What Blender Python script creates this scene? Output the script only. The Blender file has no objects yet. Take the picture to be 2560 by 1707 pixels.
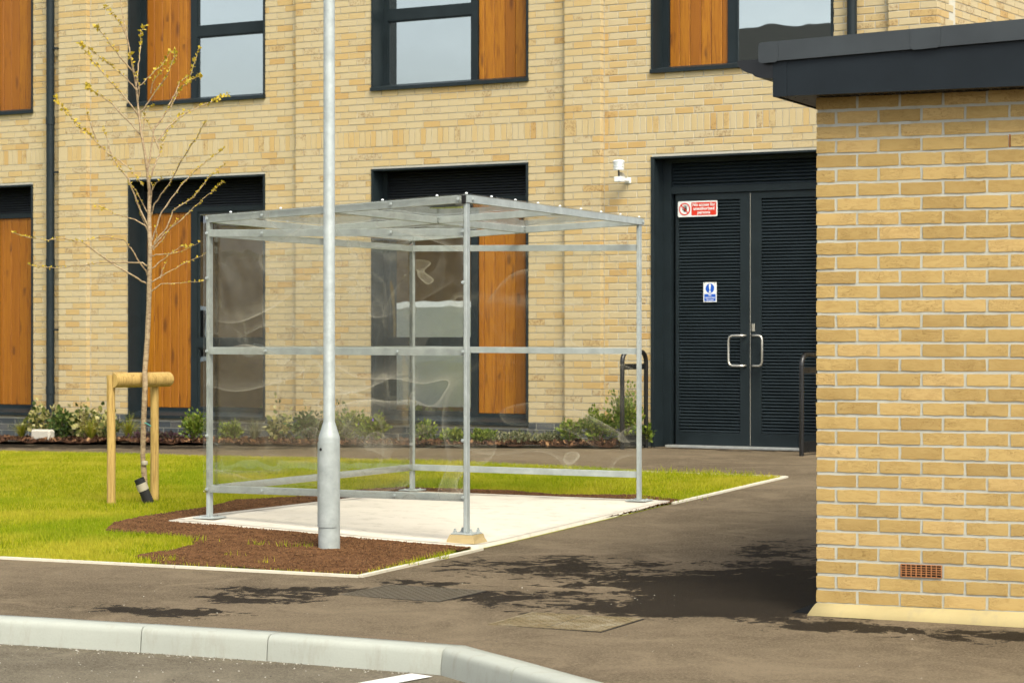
import bpy, bmesh, math, random
import numpy as np
from mathutils import Vector, Matrix, noise
from mathutils.geometry import delaunay_2d_cdt
R = math.radians
random.seed(7); rng = np.random.default_rng(7)
scene = bpy.context.scene
COL = scene.collection

# ------------------------------------------------------------------ camera, sky, sun, exposure
HC = 1.42
cam_d = bpy.data.cameras.new('camera'); cam = bpy.data.objects.new('camera', cam_d); COL.objects.link(cam)
cam.location = (0, 0, HC); cam.rotation_euler = (R(90), 0, 0)
cam_d.lens = 85; cam_d.sensor_width = 36; cam_d.sensor_fit = 'HORIZONTAL'
cam_d.shift_y = -0.00176; cam_d.clip_start = 0.1; cam_d.clip_end = 1500
cam_d.dof.use_dof = True; cam_d.dof.focus_distance = 15.0; cam_d.dof.aperture_fstop = 6.3
scene.camera = cam
TO_SUN = Vector((0.22, -0.60, 0.75)).normalized()
w = bpy.data.worlds.new('World'); scene.world = w; w.use_nodes = True
nt = w.node_tree; nt.nodes.clear()
sky = nt.nodes.new('ShaderNodeTexSky'); sky.sky_type = 'NISHITA'; sky.sun_disc = False
sky.sun_elevation = math.asin(TO_SUN.z); sky.sun_rotation = math.atan2(TO_SUN.x, TO_SUN.y)
sky.air_density = 1.0; sky.dust_density = 3.0; sky.ozone_density = 1.0
hs = nt.nodes.new('ShaderNodeHueSaturation'); hs.inputs['Saturation'].default_value = 0.42
bg = nt.nodes.new('ShaderNodeBackground'); bg.inputs['Strength'].default_value = 0.14
wo = nt.nodes.new('ShaderNodeOutputWorld')
tc = nt.nodes.new('ShaderNodeTexCoord'); mp = nt.nodes.new('ShaderNodeMapping'); mp.inputs['Scale'].default_value = (1, 1, 2.6)
cn = nt.nodes.new('ShaderNodeTexNoise'); cn.inputs['Scale'].default_value = 2.6; cn.inputs['Detail'].default_value = 6; cn.inputs['Roughness'].default_value = 0.55
cr = nt.nodes.new('ShaderNodeMapRange'); cr.inputs[1].default_value = 0.38; cr.inputs[2].default_value = 0.62; cr.inputs[3].default_value = 0.84; cr.inputs[4].default_value = 1.14
mu = nt.nodes.new('ShaderNodeMix'); mu.data_type = 'RGBA'; mu.blend_type = 'MULTIPLY'; mu.inputs[0].default_value = 1.0
nt.links.new(tc.outputs['Generated'], mp.inputs[0]); nt.links.new(mp.outputs[0], cn.inputs['Vector']); nt.links.new(cn.outputs['Fac'], cr.inputs[0])
nt.links.new(sky.outputs[0], hs.inputs['Color']); nt.links.new(hs.outputs[0], mu.inputs[6]); nt.links.new(cr.outputs[0], mu.inputs[7]); nt.links.new(mu.outputs[2], bg.inputs[0]); nt.links.new(bg.outputs[0], wo.inputs[0])
sun_d = bpy.data.lights.new('sun', 'SUN'); sun = bpy.data.objects.new('sun', sun_d); COL.objects.link(sun)
sun_d.energy = 2.0; sun_d.angle = R(30); sun_d.color = (1.0, 0.92, 0.71)
sun.rotation_euler = (-TO_SUN).to_track_quat('-Z', 'Y').to_euler()
sun.location = (6, -6, 12)
vs = scene.view_settings
vs.view_transform = 'Standard'; vs.look = 'None'; vs.gamma = 1; vs.use_curve_mapping = False
vs.exposure = 0.98
scene.cycles.use_denoising = True
scene.cycles.max_bounces = 6; scene.cycles.diffuse_bounces = 3; scene.cycles.glossy_bounces = 3; scene.cycles.transmission_bounces = 4; scene.cycles.transparent_max_bounces = 16
scene.cycles.use_adaptive_sampling = True; scene.cycles.adaptive_threshold = 0.03
scene.cycles.caustics_reflective = False; scene.cycles.caustics_refractive = False

# ------------------------------------------------------------------ ground height from survey points
CTRL = np.array([(-0.302, 16.1, 0.043), (-2.116, 16.919, 0.146), (0.998, 18.979, 0.126), (-0.817, 19.798, 0.156), (1.578, 12.55, -0.004), (2.581, 12.097, -0.012), (6.37, 15.872, 0.1), (1.601, 25.595, 0.285), (2.959, 24.774, 0.276), (1.15, 24.816, 0.299), (-0.448, 25.78, 0.264), (-1.896, 26.655, 0.234), (-3.511, 27.63, 0.211), (-6.195, 29.25, 0.157), (-3.1, 14.9, 0.078), (-2.6, 12.2, 0.015), (0.33, 10.3, -0.047), (-6.0, 13.5, 0.066), (4.0, 9.0, -0.1), (-8.0, 19.0, 0.1), (-10.0, 27.0, 0.12), (5.5, 22.0, 0.24)])
def _U(r):
    r2 = np.maximum(r * r, 1e-12); return 0.5 * r2 * np.log(r2)
_n = len(CTRL)
_K = _U(np.linalg.norm(CTRL[:, None, :2] - CTRL[None, :, :2], axis=2)) + np.eye(_n) * 0.3
_P = np.hstack([np.ones((_n, 1)), CTRL[:, :2]])
_W = np.linalg.solve(np.block([[_K, _P], [_P.T, np.zeros((3, 3))]]), np.r_[CTRL[:, 2], 0, 0, 0])
def hs_(xs, ys):
    xs = np.asarray(xs, float); ys = np.asarray(ys, float)
    r = np.hypot(CTRL[:, 0][None, :] - xs[:, None], CTRL[:, 1][None, :] - ys[:, None])
    return _U(r) @ _W[:_n] + _W[_n] + _W[_n + 1] * xs + _W[_n + 2] * ys
def h(x, y): return float(hs_([x], [y])[0])

# ------------------------------------------------------------------ material helpers
class NT:
    def __init__(s, name):
        s.m = bpy.data.materials.new(name); s.m.use_nodes = True
        s.t = s.m.node_tree; s.t.nodes.clear()
        s.out = s.n('ShaderNodeOutputMaterial')
    def n(s, typ, **kw):
        nd = s.t.nodes.new(typ)
        for k, v in kw.items(): setattr(nd, k, v)
        return nd
    def l(s, a, b): s.t.links.new(a, b)
    def set(s, sock, v):
        if hasattr(v, 'is_linked') or isinstance(v, bpy.types.NodeSocket): s.l(v, sock)
        else: sock.default_value = v
    def math(s, op, a, b=0.0, clamp=False):
        nd = s.n('ShaderNodeMath', operation=op); nd.use_clamp = clamp
        s.set(nd.inputs[0], a); s.set(nd.inputs[1], b); return nd.outputs[0]
    def mix(s, f, a, b, blend='MIX'):
        nd = s.n('ShaderNodeMix', data_type='RGBA', blend_type=blend)
        s.set(nd.inputs[0], f); s.set(nd.inputs[6], c4(a)); s.set(nd.inputs[7], c4(b)); return nd.outputs[2]
    def noise(s, vec=None, scale=5.0, detail=4.0, rough=0.55, dist=0.0):
        nd = s.n('ShaderNodeTexNoise'); nd.inputs['Scale'].default_value = scale
        nd.inputs['Detail'].default_value = detail; nd.inputs['Roughness'].default_value = rough
        nd.inputs['Distortion'].default_value = dist
        if vec is not None: s.l(vec, nd.inputs['Vector'])
        return nd.outputs['Fac']
    def ramp(s, f, stops, interp='LINEAR'):
        nd = s.n('ShaderNodeValToRGB'); cr = nd.color_ramp; cr.interpolation = interp
        while len(cr.elements) < len(stops): cr.elements.new(0.5)
        for e, (p, c) in zip(cr.elements, stops):
            e.position = p; e.color = c4(c) if not isinstance(c, float) else (c, c, c, 1)
        s.set(nd.inputs[0], f); return nd.outputs[0]
    def pos(s): return s.n('ShaderNodeNewGeometry').outputs['Position']
    def objc(s): return s.n('ShaderNodeTexCoord').outputs['Object']
    def scaled(s, vec, sc):
        nd = s.n('ShaderNodeMapping'); nd.inputs['Scale'].default_value = sc; s.l(vec, nd.inputs['Vector']); return nd.outputs[0]
    def add(s, vec, off):
        nd = s.n('ShaderNodeVectorMath', operation='ADD'); s.l(vec, nd.inputs[0]); s.set(nd.inputs[1], off); return nd.outputs[0]
    def bump(s, hgt, strength=0.3, dist=0.01):
        nd = s.n('ShaderNodeBump'); nd.inputs['Strength'].default_value = strength; nd.inputs['Distance'].default_value = dist
        s.l(hgt, nd.inputs['Height']); return nd.outputs[0]
    def rand(s):
        """one random number for each piece, whether joined (island) or an object of its own"""
        a = s.n('ShaderNodeNewGeometry').outputs['Random Per Island']; b = s.n('ShaderNodeObjectInfo').outputs['Random']
        wn = s.n('ShaderNodeTexWhiteNoise', noise_dimensions='1D')
        s.l(s.math('ADD', s.math('MULTIPLY', a, 917.3), s.math('MULTIPLY', b, 631.7)), wn.inputs['W'])
        return wn.outputs['Value'], wn.outputs['Color']
    def pbr(s, col, rough=0.6, metal=0.0, normal=None, spec=0.5):
        p = s.n('ShaderNodeBsdfPrincipled')
        s.set(p.inputs['Base Color'], c4(col)); s.set(p.inputs['Roughness'], rough); s.set(p.inputs['Metallic'], metal)
        p.inputs['Specular IOR Level'].default_value = spec
        if normal is not None: s.l(normal, p.inputs['Normal'])
        s.l(p.outputs[0], s.out.inputs[0]); return p
def c4(c):
    if isinstance(c, (tuple, list)): return (*c, 1.0) if len(c) == 3 else tuple(c)
    return c
M = {}
def simple(name, col, rough=0.6, metal=0.0, var=0.12, scale=12.0, bump=0.0, spec=0.5):
    a = NT(name); p = a.pos()
    f = a.noise(p, scale, 5, 0.6)
    dark = tuple(c * (1 - var) for c in col); light = tuple(min(1, c * (1 + var)) for c in col)
    colr = a.ramp(f, [(0.3, dark), (0.7, light)])
    nrm = a.bump(a.noise(p, scale * 6, 3), bump, 0.004) if bump else None
    a.pbr(colr, a.math('ADD', a.math('MULTIPLY', f, 0.2), rough - 0.1), metal, nrm, spec)
    M[name] = a.m; return a.m

def mat_facade_brick():
    a = NT('facade_brick'); r, rc = a.rand(); p = a.pos()
    col = a.ramp(r, [(0.0, (0.505, 0.42, 0.262)), (0.45, (0.51, 0.418, 0.247)), (0.64, (0.505, 0.395, 0.212)), (0.82, (0.51, 0.372, 0.172)), (0.95, (0.50, 0.335, 0.13)), (1.0, (0.46, 0.285, 0.10))])
    sep = a.n('ShaderNodeSeparateColor'); a.l(rc, sep.inputs[0])
    blot = a.noise(a.add(p, rc), 9, 3, 0.5)
    col = a.mix(a.math('MULTIPLY', blot, 0.35), col, (0.455, 0.385, 0.22))
    drag = a.noise(a.scaled(p, (14, 14, 120)), 1.6, 4, 0.7)
    col = a.mix(a.math('MULTIPLY', a.ramp(drag, [(0.45, 0.0), (0.75, 1.0)]), 0.22), col, (0.40, 0.26, 0.10))
    # some bricks carry brown burn flecks
    sel = a.ramp(sep.outputs[1], [(0.86, 0.0), (0.91, 1.0)])
    fl = a.ramp(a.noise(p, 48, 4, 0.75), [(0.50, 0.0), (0.56, 1.0)])
    area = a.ramp(a.noise(a.add(p, rc), 7, 2), [(0.40, 0.0), (0.52, 1.0)])
    col = a.mix(a.math('MULTIPLY', a.math('MULTIPLY', sel, fl), a.math('MULTIPLY', area, 0.65)), col, (0.19, 0.09, 0.03))
    a.pbr(col, 0.85, 0, a.bump(a.math('ADD', a.noise(p, 160, 4), drag), 0.35, 0.003), 0.25); M['facade_brick'] = a.m
def mat_near_brick():
    a = NT('near_brick'); r, rc = a.rand(); p = a.objc(); q = a.add(p, rc)
    col = a.ramp(r, [(0.0, (0.32, 0.212, 0.072)), (0.35, (0.39, 0.265, 0.092)), (0.7, (0.45, 0.312, 0.115)), (1.0, (0.49, 0.335, 0.135))])
    sc = a.n('ShaderNodeVectorMath', operation='MULTIPLY_ADD'); a.l(rc, sc.inputs[0]); sc.inputs[1].default_value = (9, 9, 9); a.l(p, sc.inputs[2])
    q = sc.outputs[0]
    crease = a.noise(a.scaled(q, (9, 9, 26)), 1.7, 6, 0.62, 1.3)
    ridge = a.math('ABSOLUTE', a.math('SUBTRACT', crease, 0.5))
    line = a.ramp(ridge, [(0.0, 1.0), (0.022, 0.0)])
    amount = a.ramp(a.noise(q, 5, 2), [(0.42, 0.0), (0.56, 1.0)])
    line = a.math('MULTIPLY', line, amount)
    col = a.mix(a.math('MULTIPLY', a.noise(q, 14, 4, 0.6), 0.5), col, (0.49, 0.355, 0.15))
    col = a.mix(a.math('MULTIPLY', line, 0.8), col, (0.19, 0.105, 0.032))
    col = a.mix(a.math('MULTIPLY', a.ramp(crease, [(0.35, 1.0), (0.5, 0.0)]), 0.4), col, (0.30, 0.185, 0.062))
    hgt = a.math('SUBTRACT', a.math('MULTIPLY', crease, 0.9), a.math('MULTIPLY', line, 0.5))
    hgt = a.math('ADD', hgt, a.math('MULTIPLY', a.noise(q, 90, 4, 0.7), 0.35))
    a.pbr(col, 0.88, 0, a.bump(hgt, 0.5, 0.004), 0.2); M['near_brick'] = a.m
def mat_blue_brick():
    a = NT('blue_brick'); r, rc = a.rand(); p = a.pos()
    col = a.ramp(r, [(0.0, (0.045, 0.055, 0.06)), (0.6, (0.07, 0.082, 0.088)), (1.0, (0.10, 0.10, 0.095))])
    a.pbr(col, 0.6, 0, a.bump(a.noise(p, 60, 4), 0.2, 0.003), 0.4); M['blue_brick'] = a.m
def mat_asphalt(name, base, damp_shade=False):
    a = NT(name); p = a.pos()
    big = a.noise(p, 0.55, 4, 0.6); mid = a.noise(p, 3.5, 5, 0.65); fine = a.noise(p, 75, 4, 0.75)
    col = a.mix(a.ramp(big, [(0.42, 0.0), (0.58, 1.0)]), tuple(c * 0.75 for c in base), tuple(c * 1.18 for c in base))
    strk = a.noise(a.add(p, (3.1, 7.7, 0)), 1.7, 7, 0.7, 0.8)
    col = a.mix(a.math('MULTIPLY', a.ramp(strk, [(0.50, 0.0), (0.63, 1.0)]), 0.6), col, tuple(c * 1.75 for c in base))
    col = a.mix(a.math('MULTIPLY', a.ramp(strk, [(0.36, 1.0), (0.48, 0.0)]), 0.55), col, tuple(c * 0.55 for c in base))
    col = a.mix(a.math('MULTIPLY', a.ramp(mid, [(0.5, 0.0), (0.66, 1.0)]), 0.4), col, tuple(c * 1.5 for c in base))
    col = a.mix(a.ramp(fine, [(0.40, 0.0), (0.66, 0.7)]), col, tuple(c * 2.1 for c in base))
    stone = a.n('ShaderNodeTexVoronoi'); stone.inputs['Scale'].default_value = 95; a.l(p, stone.inputs['Vector'])
    spk = a.math('MULTIPLY', a.ramp(stone.outputs['Distance'], [(0.0, 1.0), (0.22, 0.0)]), a.ramp(a.noise(p, 33, 2), [(0.62, 0.0), (0.70, 1.0)]))
    col = a.mix(a.math('MULTIPLY', spk, 0.5), col, (0.35, 0.33, 0.28))
    rough = 0.9; normal = a.bump(a.math('ADD', fine, a.math('MULTIPLY', stone.outputs['Distance'], 0.6)), 0.55, 0.006)
    if damp_shade:
        at = a.n('ShaderNodeAttribute', attribute_name='damp_shade').outputs['Fac']
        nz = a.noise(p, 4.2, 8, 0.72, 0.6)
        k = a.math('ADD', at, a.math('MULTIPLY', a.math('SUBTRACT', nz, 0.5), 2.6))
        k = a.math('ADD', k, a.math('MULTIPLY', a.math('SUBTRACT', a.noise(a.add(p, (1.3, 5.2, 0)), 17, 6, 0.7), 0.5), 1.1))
        wet_shade = a.ramp(k, [(0.34, 0.0), (0.42, 1.0)])
        wet_shade = a.math('MULTIPLY', wet_shade, a.ramp(at, [(0.04, 0.0), (0.16, 1.0)]))
        col = a.mix(a.math('MULTIPLY', wet_shade, 0.9), col, (0.010, 0.0082, 0.0066))  # darkens moist asphalt and paints in the shade by the outbuilding
        rough = a.math('SUBTRACT', 0.9, a.math('MULTIPLY', wet_shade, 0.2))
    a.pbr(col, rough, 0, normal, 0.04); M[name] = a.m
def mat_timber():
    a = NT('stained_timber'); r, rc = a.rand(); p = a.pos()
    q = a.n('ShaderNodeVectorMath', operation='MULTIPLY_ADD'); a.l(rc, q.inputs[0]); q.inputs[1].default_value = (7, 7, 7); a.l(p, q.inputs[2])
    g = a.noise(a.scaled(q.outputs[0], (22, 22, 1.1)), 2.0, 6, 0.62, 0.8)
    k = a.n('ShaderNodeTexVoronoi'); k.inputs['Scale'].default_value = 1.0; a.l(a.scaled(q.outputs[0], (9, 9, 2.4)), k.inputs['Vector'])
    knot = a.math('MULTIPLY', a.ramp(k.outputs['Distance'], [(0.10, 1.0), (0.30, 0.0)]), a.ramp(a.noise(q.outputs[0], 4, 2), [(0.46, 0.0), (0.52, 1.0)]))
    col = a.ramp(g, [(0.34, (0.17, 0.052, 0.003)), (0.46, (0.33, 0.122, 0.006)), (0.56, (0.40, 0.160, 0.008)), (0.68, (0.24, 0.08, 0.004))])
    col = a.mix(a.math('MULTIPLY', r, 0.8), col, (0.25, 0.082, 0.004))
    col = a.mix(a.math('MULTIPLY', knot, 0.75), col, (0.09, 0.027, 0.004))
    a.pbr(col, 0.5, 0, a.bump(g, 0.15, 0.002), 0.4); M['stained_timber'] = a.m
def mat_pine():
    a = NT('pale_pine'); p = a.pos()
    g = a.noise(a.scaled(p, (30, 30, 2.2)), 1.6, 5, 0.6, 1.0)
    col = a.ramp(g, [(0.3, (0.30, 0.19, 0.055)), (0.55, (0.50, 0.34, 0.115)), (0.8, (0.42, 0.27, 0.08))])
    crack = a.ramp(a.math('ABSOLUTE', a.math('SUBTRACT', a.noise(a.scaled(p, (20, 20, 0.8)), 1.2, 3), 0.5)), [(0.0, 1.0), (0.02, 0.0)])
    col = a.mix(a.math('MULTIPLY', crack, 0.5), col, (0.16, 0.085, 0.02))
    a.pbr(col, 0.7, 0, a.bump(g, 0.25, 0.004), 0.25); M['pale_pine'] = a.m
def mat_galv():
    a = NT('galvanised_steel'); p = a.pos()
    v = a.n('ShaderNodeTexVoronoi'); v.inputs['Scale'].default_value = 38; a.l(p, v.inputs['Vector'])
    f = a.noise(p, 9, 5, 0.6)
    col = a.ramp(f, [(0.3, (0.30, 0.335, 0.33)), (0.7, (0.44, 0.485, 0.475))])
    sp = a.n('ShaderNodeSeparateColor'); a.l(v.outputs['Color'], sp.inputs[0])
    col = a.mix(a.math('MULTIPLY', sp.outputs[0], 0.22), col, (0.24, 0.27, 0.265))
    a.pbr(col, a.math('ADD', 0.36, a.math('MULTIPLY', f, 0.25)), 0.12, a.bump(f, 0.08, 0.004), 0.5); M['galvanised_steel'] = a.m
def mat_concrete(name, base, bump=0.2, sc=1.0):
    a = NT(name); p = a.pos()
    big = a.noise(p, 1.6 * sc, 5, 0.6); fine = a.noise(p, 90 * sc, 4, 0.7)
    col = a.mix(a.ramp(big, [(0.3, 0.0), (0.7, 1.0)]), tuple(c * 0.88 for c in base), base)
    col = a.mix(a.math('MULTIPLY', a.ramp(fine, [(0.5, 0.0), (0.75, 1.0)]), 0.25), col, tuple(c * 0.7 for c in base))
    st = a.ramp(a.noise(a.scaled(p, (5, 5, 1.2)), 1.7, 6, 0.7), [(0.53, 0.0), (0.66, 1.0)])
    col = a.mix(a.math('MULTIPLY', st, 0.3), col, (0.24, 0.22, 0.16))
    a.pbr(col, 0.9, 0, a.bump(fine, bump, 0.003), 0.2); M[name] = a.m
def mat_glass():
    a = NT('window_glass'); p = a.pos()
    g = a.n('ShaderNodeBsdfGlossy'); g.inputs['Roughness'].default_value = 0.0; g.inputs['Color'].default_value = (0.93, 1.0, 0.98, 1)
    a.l(a.bump(a.noise(p, 1.3, 2, 0.5), 0.03, 0.05), g.inputs['Normal'])
    t = a.n('ShaderNodeBsdfTransparent'); t.inputs['Color'].default_value = (0.42, 0.45, 0.42, 1)
    m = a.n('ShaderNodeMixShader'); m.inputs[0].default_value = 0.6
    a.l(t.outputs[0], m.inputs[1]); a.l(g.outputs[0], m.inputs[2]); a.l(m.outputs[0], a.out.inputs[0]); M['window_glass'] = a.m
def mat_polycarb():
    a = NT('clear_polycarbonate'); p = a.objc()
    g = a.n('ShaderNodeBsdfGlossy'); g.inputs['Roughness'].default_value = 0.015
    sw = a.noise(p, 1.15, 1.2, 0.4, 1.6)
    nr = a.bump(sw, 0.06, 0.10)
    a.l(nr, g.inputs['Normal'])
    t = a.n('ShaderNodeBsdfTransparent'); t.inputs['Color'].default_value = (0.985, 0.985, 0.97, 1)
    # painted glare: reflections in the sheet drawn as soft swirls and thin bright lines
    glare = None
    for off_, sc_, lv, pk in (((0, 0, 0), (0.55, 0.55, 1.0), 4.0, 1.1), ((4.1, 2.2, 7.3), (0.9, 0.9, 1.3), 3.0, 0.9)):
        q = a.add(p, off_); w1 = a.noise(a.scaled(q, sc_), 1.0, 0.4, 0.4, 1.3)
        f = a.math('FRACT', a.math('MULTIPLY', w1, lv))
        edge = a.ramp(f, [(0.0, 0.0), (0.005, 0.8), (0.014, 0.26), (0.07, 0.15), (0.15, 0.05), (0.3, 0.0)])
        pick = a.ramp(a.noise(q, pk, 1.5), [(0.40, 0.0), (0.56, 1.0)])
        t1 = a.math('MULTIPLY', a.math('MULTIPLY', edge, pick), 0.36)
        glare = t1 if glare is None else a.math('ADD', glare, t1)
    glare = a.math('ADD', glare, a.math('MULTIPLY', a.ramp(a.noise(p, 2.5, 5, 0.6), [(0.4, 0.0), (0.7, 1.0)]), 0.012))
    d = a.n('ShaderNodeBsdfDiffuse'); d.inputs['Color'].default_value = (0.84, 0.80, 0.66, 1)
    tr = a.n('ShaderNodeBsdfTranslucent'); tr.inputs['Color'].default_value = (0.84, 0.80, 0.66, 1)
    dm = a.n('ShaderNodeMixShader'); dm.inputs[0].default_value = 0.5; a.l(d.outputs[0], dm.inputs[1]); a.l(tr.outputs[0], dm.inputs[2])
    m1 = a.n('ShaderNodeMixShader'); a.l(a.math('ADD', glare, 0.002), m1.inputs[0]); a.l(t.outputs[0], m1.inputs[1]); a.l(dm.outputs[0], m1.inputs[2])
    lw = a.n('ShaderNodeLayerWeight'); lw.inputs['Blend'].default_value = 0.5; a.l(nr, lw.inputs['Normal'])
    fc = a.math('ADD', 0.016, a.math('MULTIPLY', a.math('POWER', lw.outputs['Facing'], 3.0), 0.7), True)
    m2 = a.n('ShaderNodeMixShader'); a.l(fc, m2.inputs[0])
    a.l(m1.outputs[0], m2.inputs[1]); a.l(g.outputs[0], m2.inputs[2]); a.l(m2.outputs[0], a.out.inputs[0]); M['clear_polycarbonate'] = a.m
def mat_leaf(name, stops, trans=0.35, rough=0.55):
    a = NT(name); r, rc = a.rand()
    col = a.ramp(r, stops)
    p = a.n('ShaderNodeBsdfPrincipled'); a.l(col, p.inputs['Base Color']); p.inputs['Roughness'].default_value = rough
    p.inputs['Specular IOR Level'].default_value = 0.3
    t = a.n('ShaderNodeBsdfTranslucent'); a.l(col, t.inputs['Color'])
    m = a.n('ShaderNodeMixShader'); m.inputs[0].default_value = trans
    a.l(p.outputs[0], m.inputs[1]); a.l(t.outputs[0], m.inputs[2]); a.l(m.outputs[0], a.out.inputs[0]); M[name] = a.m
def mat_grass():
    a = NT('lawn_grass'); r, rc = a.rand(); p = a.pos()
    patch = a.noise(p, 1.3, 4, 0.6); patch2 = a.noise(p, 0.6, 2)
    col = a.ramp(r, [(0.0, (0.15, 0.21, 0.010)), (0.35, (0.29, 0.335, 0.013)), (0.75, (0.42, 0.415, 0.018)), (1.0, (0.50, 0.45, 0.08))])
    col = a.mix(a.math('MULTIPLY', a.ramp(patch, [(0.46, 0.0), (0.62, 1.0)]), 0.75), col, (0.50, 0.44, 0.05))
    col = a.mix(a.math('MULTIPLY', a.ramp(patch2, [(0.48, 0.0), (0.62, 1.0)]), 0.55), col, (0.20, 0.30, 0.010))
    b = a.n('ShaderNodeBsdfDiffuse'); a.l(col, b.inputs[0])
    t = a.n('ShaderNodeBsdfTranslucent'); a.l(col, t.inputs[0])
    m = a.n('ShaderNodeMixShader'); m.inputs[0].default_value = 0.4
    a.l(b.outputs[0], m.inputs[1]); a.l(t.outputs[0], m.inputs[2]); a.l(m.outputs[0], a.out.inputs[0]); M['lawn_grass'] = a.m
def mat_bark():
    a = NT('bark'); p = a.pos()
    f = a.noise(a.scaled(p, (20, 20, 50)), 1.2, 5, 0.65)
    col = a.ramp(f, [(0.3, (0.16, 0.10, 0.06)), (0.55, (0.36, 0.27, 0.16)), (0.8, (0.46, 0.37, 0.24))])
    col = a.mix(a.ramp(a.noise(p, 9, 3), [(0.55, 0.0), (0.72, 0.6)]), col, (0.07, 0.035, 0.022))
    a.pbr(col, 0.75, 0, a.bump(f, 0.4, 0.004), 0.3); M['bark'] = a.m
def mat_cover(name, base, ridge):
    a = NT(name); p = a.objc()
    v = a.n('ShaderNodeTexChecker'); v.inputs['Scale'].default_value = 34; a.l(p, v.inputs['Vector'])
    f = a.noise(p, 6, 5, 0.65)
    col = a.mix(v.outputs['Fac'], tuple(c * 0.8 for c in base), base)
    col = a.mix(a.ramp(f, [(0.45, 0.0), (0.7, 0.75)]), col, ridge)
    a.pbr(col, 0.75, 0.0, a.bump(v.outputs['Fac'], 0.5, 0.004), 0.06); M[name] = a.m

mat_facade_brick(); mat_near_brick(); mat_blue_brick(); mat_timber(); mat_pine(); mat_galv(); mat_glass(); mat_polycarb(); mat_grass(); mat_bark()
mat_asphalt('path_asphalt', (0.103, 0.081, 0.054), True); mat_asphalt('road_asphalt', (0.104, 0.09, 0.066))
mat_concrete('slab_concrete', (0.60, 0.555, 0.47)); mat_concrete('kerb_concrete', (0.375, 0.395, 0.35), 0.35)
mat_concrete('edging_concrete', (0.62, 0.58, 0.47), 0.3); mat_concrete('block_concrete', (0.44, 0.34, 0.17), 0.4, 3.0)
mat_concrete('facade_mortar', (0.56, 0.54, 0.45), 0.3, 2.0); mat_concrete('near_mortar', (0.455, 0.455, 0.39), 0.5, 2.0)
mat_concrete('fillet_mortar', (0.42, 0.345, 0.17), 0.5, 2.0); mat_concrete('rough_stone', (0.50, 0.47, 0.40), 0.5, 3.0)
simple('dark_metal', (0.0125, 0.0195, 0.023), 0.5, 0.0, 0.15, 4, 0.03, 0.25)
simple('dark_reveal', (0.009, 0.012, 0.014), 0.5, 0.0, 0.15, 4)
simple('roof_metal', (0.030, 0.037, 0.041), 0.42, 0.0, 0.2, 3, 0.04)
simple('fascia_metal', (0.008, 0.0125, 0.0165), 0.5, 0.0, 0.2, 3, 0.04, 0.25)
simple('black_gutter', (0.006, 0.007, 0.008), 0.3, 0.0, 0.1, 4)
simple('black_paint', (0.012, 0.012, 0.012), 0.3, 0.0, 0.1, 10)
simple('brushed_steel', (0.62, 0.60, 0.54), 0.35, 0.85, 0.08, 30)
simple('aluminium_sill', (0.50, 0.52, 0.50), 0.4, 0.5, 0.1, 20)
simple('white_plastic', (0.72, 0.76, 0.77), 0.4, 0.0, 0.04, 10)
simple('grey_plastic', (0.30, 0.29, 0.25), 0.5, 0.0, 0.08, 10)
simple('sign_white', (0.78, 0.80, 0.78), 0.4, 0, 0.02)
simple('sign_red', (0.66, 0.035, 0.012), 0.4, 0, 0.04)
simple('sign_blue', (0.006, 0.09, 0.50), 0.4, 0, 0.04)
simple('sign_black', (0.012, 0.012, 0.014), 0.4, 0, 0.04)
simple('terracotta', (0.36, 0.155, 0.055), 0.8, 0, 0.2, 30, 0.2)
simple('dark_void', (0.008, 0.006, 0.005), 0.9, 0, 0.1)
simple('soil', (0.115, 0.054, 0.022), 0.95, 0, 0.35, 30, 0.5, 0.1)
simple('mulch', (0.055, 0.027, 0.015), 0.95, 0, 0.4, 25, 0.5, 0.1)
simple('lawn_soil', (0.24, 0.26, 0.014), 0.95, 0, 0.3, 9, 0.4, 0.1)
simple('far_ground', (0.10, 0.095, 0.08), 0.95, 0, 0.3, 0.3, 0.1, 0.1)
simple('road_paint', (0.72, 0.72, 0.68), 0.7, 0, 0.08, 40, 0.1)
simple('interior_paint', (0.24, 0.21, 0.17), 0.9, 0, 0.1, 1)
simple('blind_fabric', (0.40, 0.34, 0.22), 0.9, 0, 0.1, 2)
simple('house_brick', (0.30, 0.185, 0.085), 0.9, 0, 0.2, 4)
simple('roof_tile', (0.017, 0.018, 0.016), 0.85, 0, 0.25, 3)
simple('van_paint', (0.78, 0.78, 0.76), 0.3, 0, 0.02)
simple('rubber', (0.015, 0.015, 0.016), 0.8, 0, 0.1)
simple('teal_tie', (0.05, 0.30, 0.25), 0.5)
simple('violet_petal', (0.22, 0.13, 0.52), 0.6, 0, 0.2)
simple('sealant', (0.40, 0.36, 0.27), 0.7, 0, 0.05)
mat_leaf('leaf_mid', [(0, (0.06, 0.11, 0.013)), (0.5, (0.14, 0.21, 0.022)), (1, (0.27, 0.31, 0.045))])
mat_leaf('leaf_dark', [(0, (0.03, 0.06, 0.013)), (0.6, (0.065, 0.11, 0.022)), (1, (0.13, 0.18, 0.035))])
mat_leaf('leaf_cream', [(0, (0.03, 0.06, 0.012)), (0.35, (0.16, 0.18, 0.04)), (0.7, (0.48, 0.43, 0.16)), (1, (0.62, 0.58, 0.30))])
mat_leaf('leaf_lime', [(0, (0.13, 0.17, 0.012)), (0.5, (0.26, 0.27, 0.02)), (1, (0.40, 0.34, 0.06))])
mat_leaf('leaf_grey', [(0, (0.07, 0.095, 0.04)), (0.6, (0.19, 0.21, 0.10)), (1, (0.36, 0.34, 0.20))])
mat_leaf('leaf_purple', [(0, (0.045, 0.03, 0.025)), (0.6, (0.11, 0.05, 0.07)), (1, (0.07, 0.09, 0.02))])
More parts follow.
